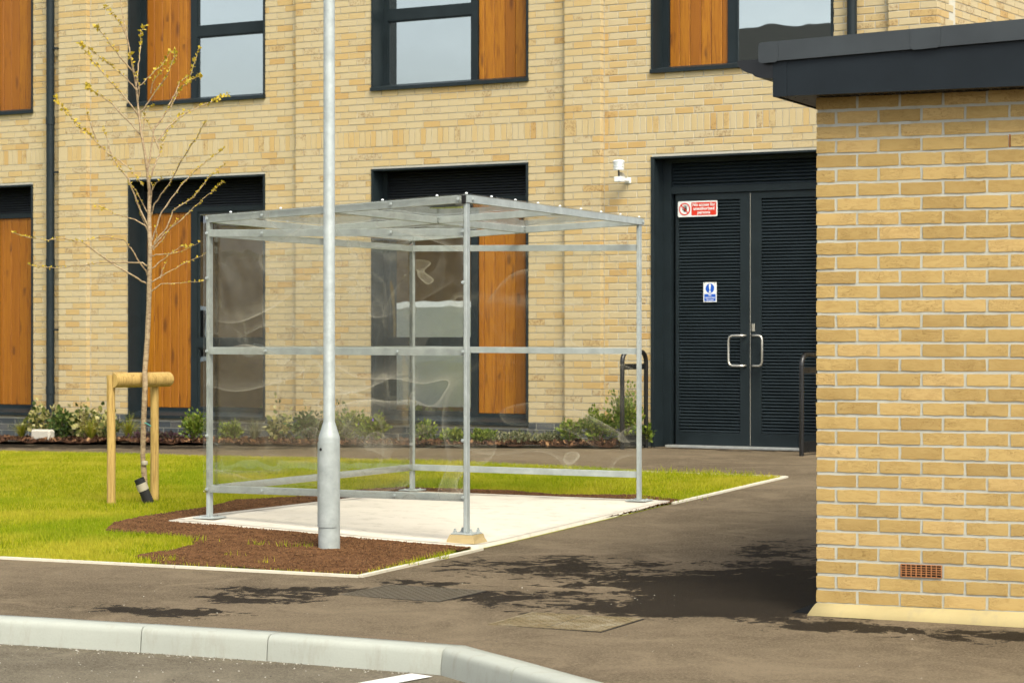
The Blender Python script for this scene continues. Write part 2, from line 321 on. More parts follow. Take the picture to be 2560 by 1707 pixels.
mat_leaf('bud', [(0, (0.36, 0.28, 0.02)), (0.5, (0.52, 0.39, 0.03)), (1, (0.62, 0.46, 0.07))], 0.3)
mat_leaf('bark_chip', [(0, (0.03, 0.014, 0.008)), (0.6, (0.085, 0.038, 0.018)), (0.9, (0.17, 0.085, 0.04)), (1, (0.30, 0.17, 0.08))], 0.0, 0.9)
mat_leaf('soil_crumb', [(0, (0.055, 0.025, 0.010)), (0.6, (0.12, 0.058, 0.024)), (1, (0.19, 0.10, 0.042))], 0.0, 0.95)
mat_leaf('grit', [(0, (0.10, 0.09, 0.07)), (0.6, (0.30, 0.28, 0.23)), (1, (0.55, 0.53, 0.46))], 0.0, 0.9)
mat_cover('cover_dark', (0.115, 0.10, 0.075), (0.10, 0.085, 0.062)); mat_cover('cover_pale', (0.19, 0.15, 0.085), (0.30, 0.27, 0.20))

# ------------------------------------------------------------------ mesh helpers
def mesh_obj(name, verts, faces, mat, parent=None, smooth=False):
    me = bpy.data.meshes.new(name); me.from_pydata([tuple(v) for v in verts], [], faces); me.update()
    if smooth: me.polygons.foreach_set('use_smooth', [True] * len(me.polygons))
    if mat: me.materials.append(M[mat] if isinstance(mat, str) else mat)
    o = bpy.data.objects.new(name, me); COL.objects.link(o)
    if parent: o.parent = parent
    return o
class MB:
    def __init__(s): s.v = []; s.f = []; s.sm = []
    def add(s, vs, fs, sm=False):
        b = len(s.v); s.v += [tuple(v) for v in vs]; s.f += [tuple(b + i for i in f) for f in fs]; s.sm += [sm] * len(fs); return s
    def box(s, x0, x1, y0, y1, z0, z1):
        vs = [(x0, y0, z0), (x1, y0, z0), (x1, y1, z0), (x0, y1, z0), (x0, y0, z1), (x1, y0, z1), (x1, y1, z1), (x0, y1, z1)]
        return s.add(vs, [(0, 3, 2, 1), (4, 5, 6, 7), (0, 1, 5, 4), (1, 2, 6, 5), (2, 3, 7, 6), (3, 0, 4, 7)])
    def cbox(s, x0, x1, y0, y1, z0, z1, c=0.004):
        bm = bmesh.new(); bmesh.ops.create_cube(bm, size=1.0)
        for v in bm.verts: v.co = Vector(((x0 + x1) / 2 + v.co.x * (x1 - x0), (y0 + y1) / 2 + v.co.y * (y1 - y0), (z0 + z1) / 2 + v.co.z * (z1 - z0)))
        bmesh.ops.bevel(bm, geom=bm.edges[:], offset=c, segments=1, affect='EDGES', clamp_overlap=True)
        bm.verts.index_update(); s.add([v.co[:] for v in bm.verts], [[v.index for v in f.verts] for f in bm.faces]); bm.free(); return s
    def tube(s, pts, rad, n=8, caps=True, smooth=True):
        pts = [Vector(p) for p in pts]; m = len(pts)
        if not isinstance(rad, (list, tuple)): rad = [rad] * m
        vs = []; fs = []; up = None
        for i, p in enumerate(pts):
            d = (pts[min(i + 1, m - 1)] - pts[max(i - 1, 0)]).normalized()
            if up is None: up = Vector((0, 0, 1)) if abs(d.z) < 0.9 else Vector((1, 0, 0))
            a = d.cross(up).normalized(); b = a.cross(d).normalized(); up = b
            for k in range(n):
                t = 2 * math.pi * k / n; vs.append(p + (a * math.cos(t) + b * math.sin(t)) * rad[i])
        for i in range(m - 1):
            for k in range(n):
                k2 = (k + 1) % n; fs.append((i * n + k, i * n + k2, (i + 1) * n + k2, (i + 1) * n + k))
        s.add(vs, fs, smooth)
        if caps:
            s.add(vs[:n], [tuple(range(n - 1, -1, -1))]); s.add(vs[-n:], [tuple(range(n))])
        return s
    def lathe(s, prof, c=(0, 0, 0), n=24, smooth=True):
        vs = []; fs = []; m = len(prof)
        for r, z in prof:
            for k in range(n):
                t = 2 * math.pi * k / n; vs.append((c[0] + r * math.cos(t), c[1] + r * math.sin(t), c[2] + z))
        for i in range(m - 1):
            for k in range(n):
                k2 = (k + 1) % n; fs.append((i * n + k, i * n + k2, (i + 1) * n + k2, (i + 1) * n + k))
        s.add(vs, fs, smooth); s.add(vs[:n], [tuple(range(n - 1, -1, -1))]); s.add(vs[-n:], [tuple(range(n))]); return s
    def prism(s, poly, y0, y1, axes='xz'):
        """polygon in two axes, extruded along the third"""
        n = len(poly); vs = []
        for e in (y0, y1):
            for a, b in poly:
                vs.append({'xz': (a, e, b), 'xy': (a, b, e), 'yz': (e, a, b)}[axes])
        fs = [tuple(range(n)), tuple(range(2 * n - 1, n - 1, -1))] + [(i, n + i, n + (i + 1) % n, (i + 1) % n) for i in range(n)]
        return s.add(vs, fs)
    def build(s, name, mat, parent=None):
        o = mesh_obj(name, s.v, s.f, mat, parent)
        if any(s.sm): o.data.polygons.foreach_set('use_smooth', s.sm)
        bm = bmesh.new(); bm.from_mesh(o.data); bmesh.ops.recalc_face_normals(bm, faces=bm.faces[:]); bm.to_mesh(o.data); bm.free()
        return o
def empty(name, loc=(0, 0, 0), rz=0.0):
    o = bpy.data.objects.new(name, None); COL.objects.link(o); o.location = loc; o.rotation_euler = (0, 0, rz); o.empty_display_size = 0.2; return o
def tag(o, label=None, cat=None, group=None, kind=None):
    if label: o['label'] = label
    if cat: o['category'] = cat
    if group: o['group'] = group
    if kind: o['kind'] = kind
    return o
def inst(name, me, parent, loc, rot=(0, 0, 0), scl=(1, 1, 1)):
    o = bpy.data.objects.new(name, me); COL.objects.link(o); o.parent = parent; o.location = loc; o.rotation_euler = rot; o.scale = scl; return o
def inpoly(x, y, poly):
    x = np.asarray(x); y = np.asarray(y); c = np.zeros(x.shape, bool); n = len(poly)
    for i in range(n):
        x1, y1 = poly[i]; x2, y2 = poly[(i + 1) % n]
        if y1 == y2: continue
        t = ((y1 > y) != (y2 > y)) & (x < (x2 - x1) * (y - y1) / (y2 - y1) + x1); c ^= t
    return c
def densify(poly, step):
    out = []
    for i in range(len(poly)):
        a = Vector(poly[i]); b = Vector(poly[(i + 1) % len(poly)]); n = max(1, int((b - a).length / step))
        out += [tuple(a + (b - a) * k / n) for k in range(n)]
    return out
def sheet(name, poly, off, mat, step=0.3, rough=0.0, rs=20.0, jit=False, skirt=0.0):
    """ground sheet over a polygon, following the surveyed height"""
    bd = densify(poly, step); xs = [p[0] for p in bd]; ys = [p[1] for p in bd]
    gx, gy = np.meshgrid(np.arange(min(xs), max(xs), step) + step * 0.37, np.arange(min(ys), max(ys), step) + step * 0.41)
    gx = gx.ravel(); gy = gy.ravel(); k = inpoly(gx, gy, bd); gx = gx[k]; gy = gy[k]
    pts = [Vector(p) for p in bd] + [Vector((a, b)) for a, b in zip(gx, gy)]
    n = len(bd)
    vs, es, fs, *_ = delaunay_2d_cdt(pts, [], [list(range(n))], 1, 1e-5)
    X = np.array([v[0] for v in vs]); Y = np.array([v[1] for v in vs]); Z = hs_(X, Y) + off
    if rough:
        Z = Z + np.array([noise.fractal(Vector((x * rs, y * rs, 0.3)), 0.8, 2.0, 4) * rough for x, y in zip(X, Y)])
    V = [tuple(q) for q in zip(X, Y, Z)]; Fc = [tuple(f) for f in fs]
    # keep faces pointing up
    o = mesh_obj(name, V, Fc, mat, None, True)
    bm = bmesh.new(); bm.from_mesh(o.data)
    for f in bm.faces:
        if f.normal.z < 0: f.normal_flip()
    if skirt:
        ed = [e for e in bm.edges if len(e.link_faces) == 1]
        r = bmesh.ops.extrude_edge_only(bm, edges=ed)
        for g in r['geom']:
            if isinstance(g, bmesh.types.BMVert): g.co.z -= skirt
    bm.to_mesh(o.data); bm.free()
    return o
def scatter(name, pos, leafs, mat, parent=None):
    """joined small pieces: pos (n,3), leafs(n,k,3) offsets as fans"""
    n, k, _ = leafs.shape; V = (pos[:, None, :] + leafs).reshape(-1, 3)
    me = bpy.data.meshes.new(name); me.vertices.add(n * k); me.vertices.foreach_set('co', V.ravel())
    me.loops.add(n * k); me.loops.foreach_set('vertex_index', np.arange(n * k, dtype=np.int32))
    me.polygons.add(n); me.polygons.foreach_set('loop_start', np.arange(0, n * k, k, dtype=np.int32))
    me.update(calc_edges=True); me.validate()
    me.materials.append(M[mat]); o = bpy.data.objects.new(name, me); COL.objects.link(o)
    if parent: o.parent = parent
    return o
def arc(c, r, a0, a1, n):
    return [(c[0] + r * math.cos(a0 + (a1 - a0) * i / n), c[1] + r * math.sin(a0 + (a1 - a0) * i / n)) for i in range(n + 1)]

# ================================================================== the setting
KERB = [(-9.2, 14.35), (-5.8, 13.25), (-4.2, 12.75), (-3.42, 12.49), (-2.588, 12.211), (-1.765, 11.946), (-1.116, 11.706), (-0.224, 11.296), (0.333, 10.328), (0.80, 9.52), (1.27, 8.7), (2.6, 6.4)]
PATH = KERB + [(11, 5.5), (12, 20), (12, 32), (-14, 36), (-14, 15.8)]
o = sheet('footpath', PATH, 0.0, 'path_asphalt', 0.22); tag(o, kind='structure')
damp_shade = [(-6.4, 28.9, .9, .5, .9), (-5.5, 28.35, .9, .5, .9), (-4.6, 27.8, .9, .5, .85), (-3.7, 27.2, .8, .45, .75), (-2.7, 26.6, .8, .4, .6), (0.35, 14.9, 0.75, 0.6, .62), (0.9, 14.1, .7, .6, .75), (1.4, 13.6, .7, .95, 1.5), (1.2, 12.87, .75, .42, 1.35), (0.55, 12.85, .55, .28, .8), (-0.1, 13.35, .55, .3, .7), (-0.55, 13.9, .35, .18, .7), (-0.9, 13.55, .35, .16, .62), (-1.25, 13.45, .45, .16, .95), (-1.45, 13.12, .30, .18, .95), (-1.95, 12.60, .35, .09, .8), (-1.7, 12.46, .35, .08, .8), (1.75, 15.8, .3, .8, .55), (1.75, 11.95, .45, .12, .75), (2.35, 11.73, .4, .10, .85), (2.5, 11.45, .35, .12, .7), (1.55, 12.2, .35, .1, .7), (1.75, 25.25, .55, .22, .75), (2.6, 24.85, .6, .2, .75), (1.6, 14.6, .35, .9, .75)]  # moist patches, with the outbuilding's shade painted dark beside its wall
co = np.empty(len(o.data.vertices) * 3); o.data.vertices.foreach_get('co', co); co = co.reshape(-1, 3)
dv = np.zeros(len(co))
for x, y, sx, sy, a in damp_shade: dv = np.maximum(dv, a * np.exp(-((co[:, 0] - x) / sx) ** 2 - ((co[:, 1] - y) / sy) ** 2))
at = o.data.attributes.new('damp_shade', 'FLOAT', 'POINT'); at.data.foreach_set('value', dv)
# road below the kerb
ROAD = KERB + [(2.6, 2), (-9.2, 2)]
tag(sheet('road', ROAD, -0.105, 'road_asphalt', 0.4), kind='structure')
g = mesh_obj('ground', [(-400, -400, -0.32), (400, -400, -0.32), (400, 400, -0.32), (-400, 400, -0.32)], [(0, 1, 2, 3)], 'far_ground'); tag(g, kind='structure')
# painted bay line
ln = [(-0.52, 10.74), (-0.46, 10.80), (-0.375, 11.045), (-0.47, 11.07)]
def strip_poly(p0, p1, wd):
    a = Vector(p0); b = Vector(p1); d = (b - a).normalized(); n = Vector((-d.y, d.x)) * wd / 2
    return [tuple(a - n), tuple(b - n), tuple(b + n), tuple(a + n)]
tag(sheet('road_marking', strip_poly((-0.415, 11.15), (-1.22, 10.15), 0.13), -0.099, 'road_paint', 0.1), kind='structure')

# kerb stones, each a part of the kerb
kerb = empty('kerb'); tag(kerb, kind='structure')
KJ = [(-9.2, 14.35), (-5.8, 13.25), (-4.98, 12.995), (-4.2, 12.75), (-3.42, 12.49), (-2.588, 12.211), (-1.765, 11.946), (-1.116, 11.706), (-0.224, 11.296), (0.12, 10.70), (0.55, 9.95), (1.00, 9.17)]
def off_line(pts, d):
    out = []
    for i, p in enumerate(pts):
        p = Vector(p); ns = []
        if i > 0: e = (p - Vector(pts[i - 1])).normalized(); ns.append(Vector((e.y, -e.x)))
        if i < len(pts) - 1: e = (Vector(pts[i + 1]) - p).normalized(); ns.append(Vector((e.y, -e.x)))
        n = sum(ns, Vector((0, 0))); n.normalize(); out.append(p + n * d / max(0.5, n.dot(ns[0])))
    return out
prof = [(-0.004, -0.14), (-0.004, 0.016), (0.060, 0.0175), (0.108, 0.0165), (0.122, 0.0135), (0.132, 0.006), (0.138, -0.004), (0.141, -0.018), (0.146, -0.06), (0.154, -0.14)]
rows = [(off_line(KJ, d), z) for d, z in prof]
for i in range(1, len(KJ) - 1):
    m = MB(); vs = []
    for t in (0.004, 0.35, 0.65, 0.996):  # kerb sections
        for ln_, z in rows:
            a, b = ln_[i], ln_[i + 1]; L = (b - a).length; t2 = t if 0.1 < t < 0.9 else (0.003 / L if t < 0.5 else 1 - 0.003 / L)
            p = a + (b - a) * t2; q = a + (b - a) * (t2); vs.append((p.x, p.y, h(q.x, q.y) + z + random.uniform(-.0012, .0012)))
    k = len(prof); fs = [(j * k + c, j * k + c + 1, (j + 1) * k + c + 1, (j + 1) * k + c) for j in range(3) for c in range(k - 1)]
    m.add(vs, fs, True); m.add(vs[:k], [tuple(range(k))]); m.add(vs[-k:], [tuple(range(k))]); m.build('kerb_stone', 'kerb_concrete', kerb)

LAWN = [(-13, 17.3), (-3.144, 14.846), (-0.899, 14.217), (-0.198, 15.956), (1.237, 18.985), (2.397, 21.245), (1.365, 21.707), (-2.931, 24.606), (-5.656, 26.708), (-13, 31.6)]
SOIL = [(-1.581, 19.343), (-2.136, 18.764), (-2.277, 17.918), (-2.597, 17.176), (-2.745, 16.672), (-2.728, 16.18), (-2.532, 16.09), (-2.329, 16.032), (-2.121, 15.921), (-2.044, 15.563), (-2.132, 15.321), (-2.28, 15.075), (-2.328, 14.907), (-2.235, 14.779), (-2.115, 14.576), (-0.90, 14.238), (-0.259, 15.935), (1.296, 19.098), (1.34, 19.192), (1.013, 19.622), (0.383, 19.627), (-0.033, 20.008), (-0.349, 20.075), (-0.939, 20.275), (-1.258, 20.011)]
SLAB = [(-2.381, 16.774), (-0.237, 15.901), (1.241, 19.037), (-0.9, 19.80)]
tag(sheet('lawn', LAWN, 0.003, 'lawn_soil', 0.25), kind='structure')
so_ = sheet('soil_bed', SOIL, 0.017, 'soil', 0.04, 0.009, 9.0); tag(so_, kind='structure')
_c = Vector((sum(p[0] for p in SLAB) / 4, sum(p[1] for p in SLAB) / 4)); _in = [tuple(_c + (Vector(p) - _c) * 0.985) for p in SLAB]
_co = np.empty(len(so_.data.vertices) * 3); so_.data.vertices.foreach_get('co', _co); _co = _co.reshape(-1, 3)
_co[inpoly(_co[:, 0], _co[:, 1], _in), 2] -= 0.05; so_.data.vertices.foreach_set('co', _co.ravel()); so_.data.update()
slab = sheet('concrete_slab', SLAB, 0.026, 'slab_concrete', 0.3, 0, 1, False, 0.08); tag(slab, kind='structure')
# trowelled margin round the slab
cen = Vector((sum(p[0] for p in SLAB) / 4, sum(p[1] for p in SLAB) / 4))
for i in range(4):
    a = Vector(SLAB[i]); b = Vector(SLAB[(i + 1) % 4]); d = (b - a).normalized(); n = Vector((-d.y, d.x))
    if n.dot(cen - a) < 0: n = -n
    q = [a + n * 0.012 + d * 0.09, b + n * 0.012 - d * 0.09, b + n * 0.085 - d * 0.09, a + n * 0.085 + d * 0.09]
    m = sheet('slab_margin', [tuple(v) for v in q], 0.0292, 'slab_concrete', 0.3); m.parent = slab

def edging(name, pts, wd=0.042):
    m = MB()
    for i in range(len(pts) - 1):
        a = Vector(pts[i]); b = Vector(pts[i + 1]); d = (b - a).normalized(); n = Vector((-d.y, d.x)) * wd / 2; L = (b - a).length
        k = max(2, int(L / 0.91)); o_ = empty('tmp') if False else None
        for j in range(k):
            p = a + d * (L * j / k + 0.003); q = a + d * (L * (j + 1) / k - 0.003)
            vs = []
            for pt in (p, q):
                z = h(pt.x, pt.y)
                for s_, dz in ((-1, -0.05), (-1, 0.014), (1, 0.014), (1, -0.05)): vs.append((pt.x + n.x * s_, pt.y + n.y * s_, z + dz))
            MB().add(vs, [(0, 1, 5, 4), (1, 2, 6, 5), (2, 3, 7, 6), (0, 3, 2, 1), (4, 5, 6, 7)]).build('edging_stone', 'edging_concrete', name)
edg = empty('lawn_edging'); tag(edg, kind='structure')
edging(edg, [(-8.6, 16.22), (-3.144, 14.836), (-0.895, 14.205), (-0.205, 15.90)])
edging(edg, [(1.262, 19.02), (2.41, 21.25), (1.365, 21.715), (-2.931, 24.63), (-5.656, 26.73)])

# ------------------------------------------------------------------ grass, soil crumbs, grit
def blades(P, hgt, wid, name, mat, lean=0.6, parent=None):
    n = len(P); a = rng.uniform(0, 2 * np.pi, n); l = rng.uniform(0, lean, n); b = rng.uniform(0, 2 * np.pi, n)
    H_ = hgt * rng.uniform(0.55, 1.25, n); Wd = wid * rng.uniform(0.7, 1.3, n)
    off = np.zeros((n, 3, 3))
    off[:, 0, 0] = np.cos(a) * Wd / 2; off[:, 0, 1] = np.sin(a) * Wd / 2; off[:, 1] = -off[:, 0]
    off[:, 2, 0] = np.cos(b) * l * H_; off[:, 2, 1] = np.sin(b) * l * H_; off[:, 2, 2] = H_
    return scatter(name, P, off, mat, parent)
def sample(poly, dens, excl=(), xmin=None):
    xs = [p[0] for p in poly]; ys = [p[1] for p in poly]; x0 = max(min(xs), xmin) if xmin is not None else min(xs)
    n = int((max(xs) - x0) * (max(ys) - min(ys)) * dens); x = rng.uniform(x0, max(xs), n); y = rng.uniform(min(ys), max(ys), n)
    k = inpoly(x, y, poly)
    for e in excl: k &= ~inpoly(x, y, e)
    return x[k], y[k]
gx, gy = sample(LAWN, 6200, (SOIL, SLAB, [(-0.36, 15.55), (1.36, 19.05), (1.10, 19.2), (-0.5, 15.9)]), -6.3)
near_edge = np.array([noise.noise(Vector((x * 1.1, y * 1.1, 2.0))) for x, y in zip(gx, gy)])
keep = (gy > 14) & (np.abs(gx) < gy * 0.235 + 0.3)
gx, gy, near_edge = gx[keep], gy[keep], near_edge[keep]
P = np.c_[gx, gy, hs_(gx, gy) + 0.006]
tag(blades(P, 0.029 * (1 + 0.5 * near_edge), 0.0065, 'grass', 'lawn_grass'), 'short bright yellow green lawn grass around the shelter', 'grass', kind='stuff')
# longer tufts along edges and sprouts in the soil
tx = []; ty = []
for c, s, n in (((-2.15, 15.75), .08, 130), ((-1.66, 15.62), .035, 26), ((-1.42, 15.6), .05, 34), ((-1.3, 15.62), .03, 16), ((-1.75, 15.05), .04, 12), ((-1.5, 14.72), .03, 10), ((-2.12, 14.78), .06, 40), ((-0.45, 15.2), .025, 26), ((-0.62, 14.85), .025, 18), ((1.4, 21.66), .18, 160), ((1.75, 21.52), .14, 110), ((2.0, 21.4), .16, 90), ((-2.95, 18.5), .25, 260), ((1.2, 19.3), .15, 140)):
    tx += list(rng.normal(c[0], s, n)); ty += list(rng.normal(c[1], s * 0.8, n))
tx = np.array(tx); ty = np.array(ty)
tag(blades(np.c_[tx, ty, hs_(tx, ty) + 0.012], 0.042, 0.006, 'grass_sprouts', 'lawn_grass', 0.8), 'scattered taller grass sprouts in the soil and along edges', 'grass', kind='stuff')
def lumps(name, x, y, z, size, mat):
    n = len(x); base = np.array([(1, 0, 0), (0, 1, 0), (-1, 0, 0), (0, -1, 0), (0, 0, 1), (0, 0, -1)], float)
    s = size * rng.uniform(0.4, 1.3, n); V = base[None] * s[:, None, None] * rng.uniform(0.55, 1.2, (n, 6, 1)); V[:, :, 2] *= 0.75
    a = rng.uniform(0, 6.28, n); c, sn = np.cos(a), np.sin(a); X = V[:, :, 0] * c[:, None] - V[:, :, 1] * sn[:, None]; Y = V[:, :, 0] * sn[:, None] + V[:, :, 1] * c[:, None]
    V = np.stack([X + np.asarray(x)[:, None], Y + np.asarray(y)[:, None], V[:, :, 2] + np.asarray(z)[:, None]], 2).reshape(-1, 3)
    f = [(0, 1, 4), (1, 2, 4), (2, 3, 4), (3, 0, 4), (1, 0, 5), (2, 1, 5), (3, 2, 5), (0, 3, 5)]
    return mesh_obj(name, V, [tuple(6 * i + j for j in t) for i in range(n) for t in f], mat)
sx, sy = sample(SOIL, 3200, (SLAB,))
tag(lumps('soil_crumbs', sx, sy, hs_(sx, sy) + 0.020, 0.0065, 'soil_crumb'), 'loose brown soil crumbs around the concrete slab', 'soil', kind='stuff')
sx, sy = sample(SLAB, 4)
rx, ry = sample([(-3, 12.2), (-1.2, 11.5), (0.3, 10.2), (-0.5, 9.6), (-3, 10)], 60); ex, ey = [], []
for _ in range(420):
    t = random.random(); i = random.choice([4, 5, 6, 7]); a = rows[-1][0][i]; b = rows[-1][0][i + 1]; p = a + (b - a) * t; e = (b - a).normalized(); q = p + Vector((e.y, -e.x)) * abs(random.gauss(0.01, 0.05)); ex.append(q.x); ey.append(q.y)
rx = np.r_[rx, ex]; ry = np.r_[ry, ey]
tag(lumps('road_grit', rx, ry, hs_(rx, ry) - 0.103, 0.005, 'grit'), 'pale loose grit on the road below the kerb', 'grit', kind='stuff')
px, py = sample([(-2.6, 12.3), (0.3, 11), (2.2, 10.2), (2.4, 11.6), (1.5, 14), (-1.0, 14.1), (-3.0, 14.8)], 7)
tag(lumps('path_grit', px, py, hs_(px, py) + 0.001, 0.0042, 'grit'), 'tiny pale stones scattered on the asphalt path', 'grit', kind='stuff')

# ================================================================== main building
# local axes: x along the facade, y into the building, z up
MROT = -R(31.1234)
MO = (1.0315, 25.763)
bld = empty('brick_building', (MO[0], MO[1], 0), MROT)
tag(bld, 'two-storey cream brick building with dark grey windows and timber panels', 'building')
cm, sm_ = math.cos(MROT), math.sin(MROT)
def mw(x, y, z): return Vector((MO[0] + cm * x - sm_ * y, MO[1] + sm_ * x + cm * y, z))
XL, XR, ZT = -13.2, 3.65, 7.45
PW, PD = 0.44, 0.075
PIL = [-11.24, -7.655, -4.065, -0.50, 3.21]
SOLB, SOLT, PLI = 3.600, 3.785, 0.525
UB, UT, LB, LT = 4.222, 6.45, 0.478, 3.345
OPEN = []                                    # x0, x1, z0, z1
for x0, x1 in ((-10.19, -8.142), (-6.608, -4.561), (-3.055, -1.0), (0.515, 2.585)):
    OPEN.append((x0, x1, UB, UT)); OPEN.append((x0, x1, LB if x1 < 2 else -0.1, LT))
# mortar core of the wall
m = MB(); xs = [XL]
for x0, x1 in ((-10.19, -8.142), (-6.608, -4.561), (-3.055, -1.0), (0.515, 2.585)):
    m.box(xs[-1], x0, 0.007, 0.32, -0.3, ZT); m.box(x0, x1, 0.007, 0.32, LT, UB); m.box(x0, x1, 0.007, 0.32, UT, ZT)
    if x1 < 2: m.box(x0, x1, 0.007, 0.32, -0.3, LB)
    xs.append(x1)
m.box(xs[-1], XR - 0.007, 0.007, 0.32, -0.3, ZT)
m.box(XR - 0.30, XR - 0.0075, 0.32, 9.0, -0.3, ZT)
for x in PIL: m.box(x + 0.007, x + PW - 0.007, -PD + 0.007, 0.007, -0.3, ZT)
m.box(XR - 0.0075, XR + PD - 0.007, -PD + 0.007, PW - 0.007, -0.3, ZT)
m.build('wall', 'facade_mortar', bld)
# bricks
bricks = []; plinth = []
def seg_cut(segs, x0, x1):
    out = []
    for a, b in segs:
        if x1 <= a or x0 >= b: out.append((a, b)); continue
        if x0 - a > 0.02: out.append((a, x0))
        if b - x1 > 0.02: out.append((x1, b))
    return out
rowsz = []
z = PLI - 7 * 0.075
k = 0
while z < PLI - 0.01: rowsz.append((z, z + 0.065, 'p', k)); z += 0.075; k += 1
z = PLI
while z < SOLB - 0.02: rowsz.append((z, z + 0.065, 's', k)); z += 0.075; k += 1
rowsz.append((SOLB, SOLT - 0.010, 'v', k)); k += 1
z = SOLT
while z < ZT - 0.05: rowsz.append((z, z + 0.065, 's', k)); z += 0.075; k += 1
for z0, z1, kind, k in rowsz:
    segs = [(XL, 3.21)]
    for x in PIL[:-1]: segs = seg_cut(segs, x - 0.002, x + PW + 0.010)
    for x0, x1, a, b in OPEN:
        if min(b, z1) - max(a, z0) > 0.012: segs = seg_cut(segs, x0, x1)
    pit = 0.075 if kind == 'v' else 0.225
    sh = 0 if (kind == 'v' or k % 2 == 0) else 0.1125
    dst = plinth if kind == 'p' else bricks
    for a, b in segs:
        j = math.floor((a - sh) / pit)
        while j * pit + sh < b:
            p0 = max(a, j * pit + sh + 0.005); p1 = min(b, (j + 1) * pit + sh - 0.005)
            if p1 - p0 > 0.022: dst.append((p0, p1, random.uniform(-.0012, .0012), 0.03, z0, z1))
            j += 1
    for x in PIL:                             # pilasters project by 75 mm
        ex = PD if x > 3 else 0.0             # the corner one wraps round
        if kind == 'v':
            q = [x + i * 0.0737 for i in range(7)]; cuts = [(q[i], q[i + 1] - 0.009) for i in range(6)]
            cuts = [(x, x + 0.14)] + cuts[2:5] + [(x + 0.37, x + PW + ex)]
        elif k % 2 == 0: cuts = [(x, x + 0.215), (x + 0.225, x + PW + ex)]
        else: cuts = [(x, x + 0.1025), (x + 0.1125, x + 0.3275), (x + 0.3375, x + PW + ex)]
        for p0, p1 in cuts: dst.append((p0, p1, -PD + random.uniform(-.001, .001), 0.02, z0, z1))
    # return wall round the corner: first the pilaster return, then the plain wall
    y = 0.03; pit = 0.075 if kind == 'v' else 0.225; first = True; j = 0
    while y < 8.8:
        L = pit - 0.01
        if j == 0 and k % 2: L = L / 2
        pr = PD if y + L < PW + 0.02 else 0.0
        dst.append((XR - 0.03, XR + pr + random.uniform(-.001, .001), y, y + L, z0, z1)); y += L + 0.01; j += 1
def proj(p):
    return (1280 + p.x / p.y * 6044, 849 - (p.z - HC) / p.y * 6044)
def visible(b):
    if b[3] > 0.05 and b[2] > -0.04 and b[0] > 3.5: return None
    p = mw((b[0] + b[1]) / 2, b[2], (b[4] + b[5]) / 2); u, v = proj(p)
    if not (5 < u < 2555 and 3 < v < 1100): return None
    if u > 1930 and v > 100 - (u - 1930) * 0.09: return None
    if 805 < u < 842: return None
    return p.y
cand = sorted([(visible(b), i) for i, b in enumerate(bricks) if visible(b) is not None])[:300]
chosen = {i for _, i in cand}
cache = {}
def brick_mesh(L, Dp, Hh, mat, ch=0.003):
    key = (round(L, 3), round(Dp, 3), round(Hh, 3), mat)
    if key not in cache:
        mm = MB(); c = ch; mm.cbox(-L / 2, L / 2, 0, Dp, 0, Hh, c)
        me = bpy.data.meshes.new('brick'); me.from_pydata(mm.v, [], mm.f); me.materials.append(M[mat]); cache[key] = me
    return cache[key]
rest = MB()
for i, (x0, x1, y0, y1, z0, z1) in enumerate(bricks):
    if i in chosen: inst('brick', brick_mesh(x1 - x0, round(y1 - y0, 2), z1 - z0, 'facade_brick'), bld, ((x0 + x1) / 2, y0, z0))
    else: rest.box(x0, x1, y0, y1, z0, z1)
tag(rest.build('brickwork', 'facade_brick', bld), kind='stuff')
rest = MB()
for b in plinth: rest.box(*b)
tag(rest.build('plinth_brickwork', 'blue_brick', bld), 'dark blue brick plinth courses', kind='stuff')
# movement joints right of each pilaster, coping on top
for x in PIL[:-1]: MB().box(x + PW + 0.001, x + PW + 0.011, -0.004, 0.006, 0.53, ZT - 0.01).build('movement_joint', 'sealant', bld)
MB().box(XL, XR + 0.14, -0.15, 0.40, ZT, ZT + 0.07).build('coping', 'dark_metal', bld)
# rooms behind the glass
m = MB(); m.box(XL + .1, XR - .4, 4.2, 4.3, 0.2, ZT); m.box(XL + .1, XR - .4, 0.33, 4.2, 0.20, 0.30); m.box(XL + .1, XR - .4, 0.33, 4.2, 3.5, 3.9); m.box(XL + .1, XR - .4, 0.33, 4.2, ZT - .3, ZT - .1)
m.box(XL, XL + .1, 0.33, 4.3, 0.2, ZT); m.box(-3.9, -3.8, .33, 4.2, .2, ZT)
m.build('interior_wall', 'interior_paint', bld)

def louvre(parent, x0, x1, z0, z1, y, pitch=0.034, mat='dark_metal'):
    m = MB(); n = int((z1 - z0) / pitch); pitch = (z1 - z0) / n
    for i in range(n):
        a = z0 + i * pitch
        m.prism([(y + 0.000, a + 0.004), (y + 0.004, a + pitch * 0.45), (y + 0.028, a + pitch * 0.96), (y + 0.030, a + pitch * 0.86), (y + 0.009, a + pitch * 0.36), (y + 0.006, a + 0.002)], x0, x1, 'yz')
    m.box(x0, x1, y + 0.034, y + 0.040, z0, z1)
    return tag(m.build('louvre_slats', mat, parent), kind='stuff')
def boards(parent, x0, x1, z0, z1, y, pat):
    tot = sum(pat); x = x0
    for w_ in pat:
        w2 = (x1 - x0) * w_ / tot
        MB().cbox(x + 0.002, x + w2 - 0.002, y + random.uniform(-.002, .002), y + 0.02, z0, z1, 0.006).build('timber_board', 'stained_timber', parent); x += w2
RY = 0.20
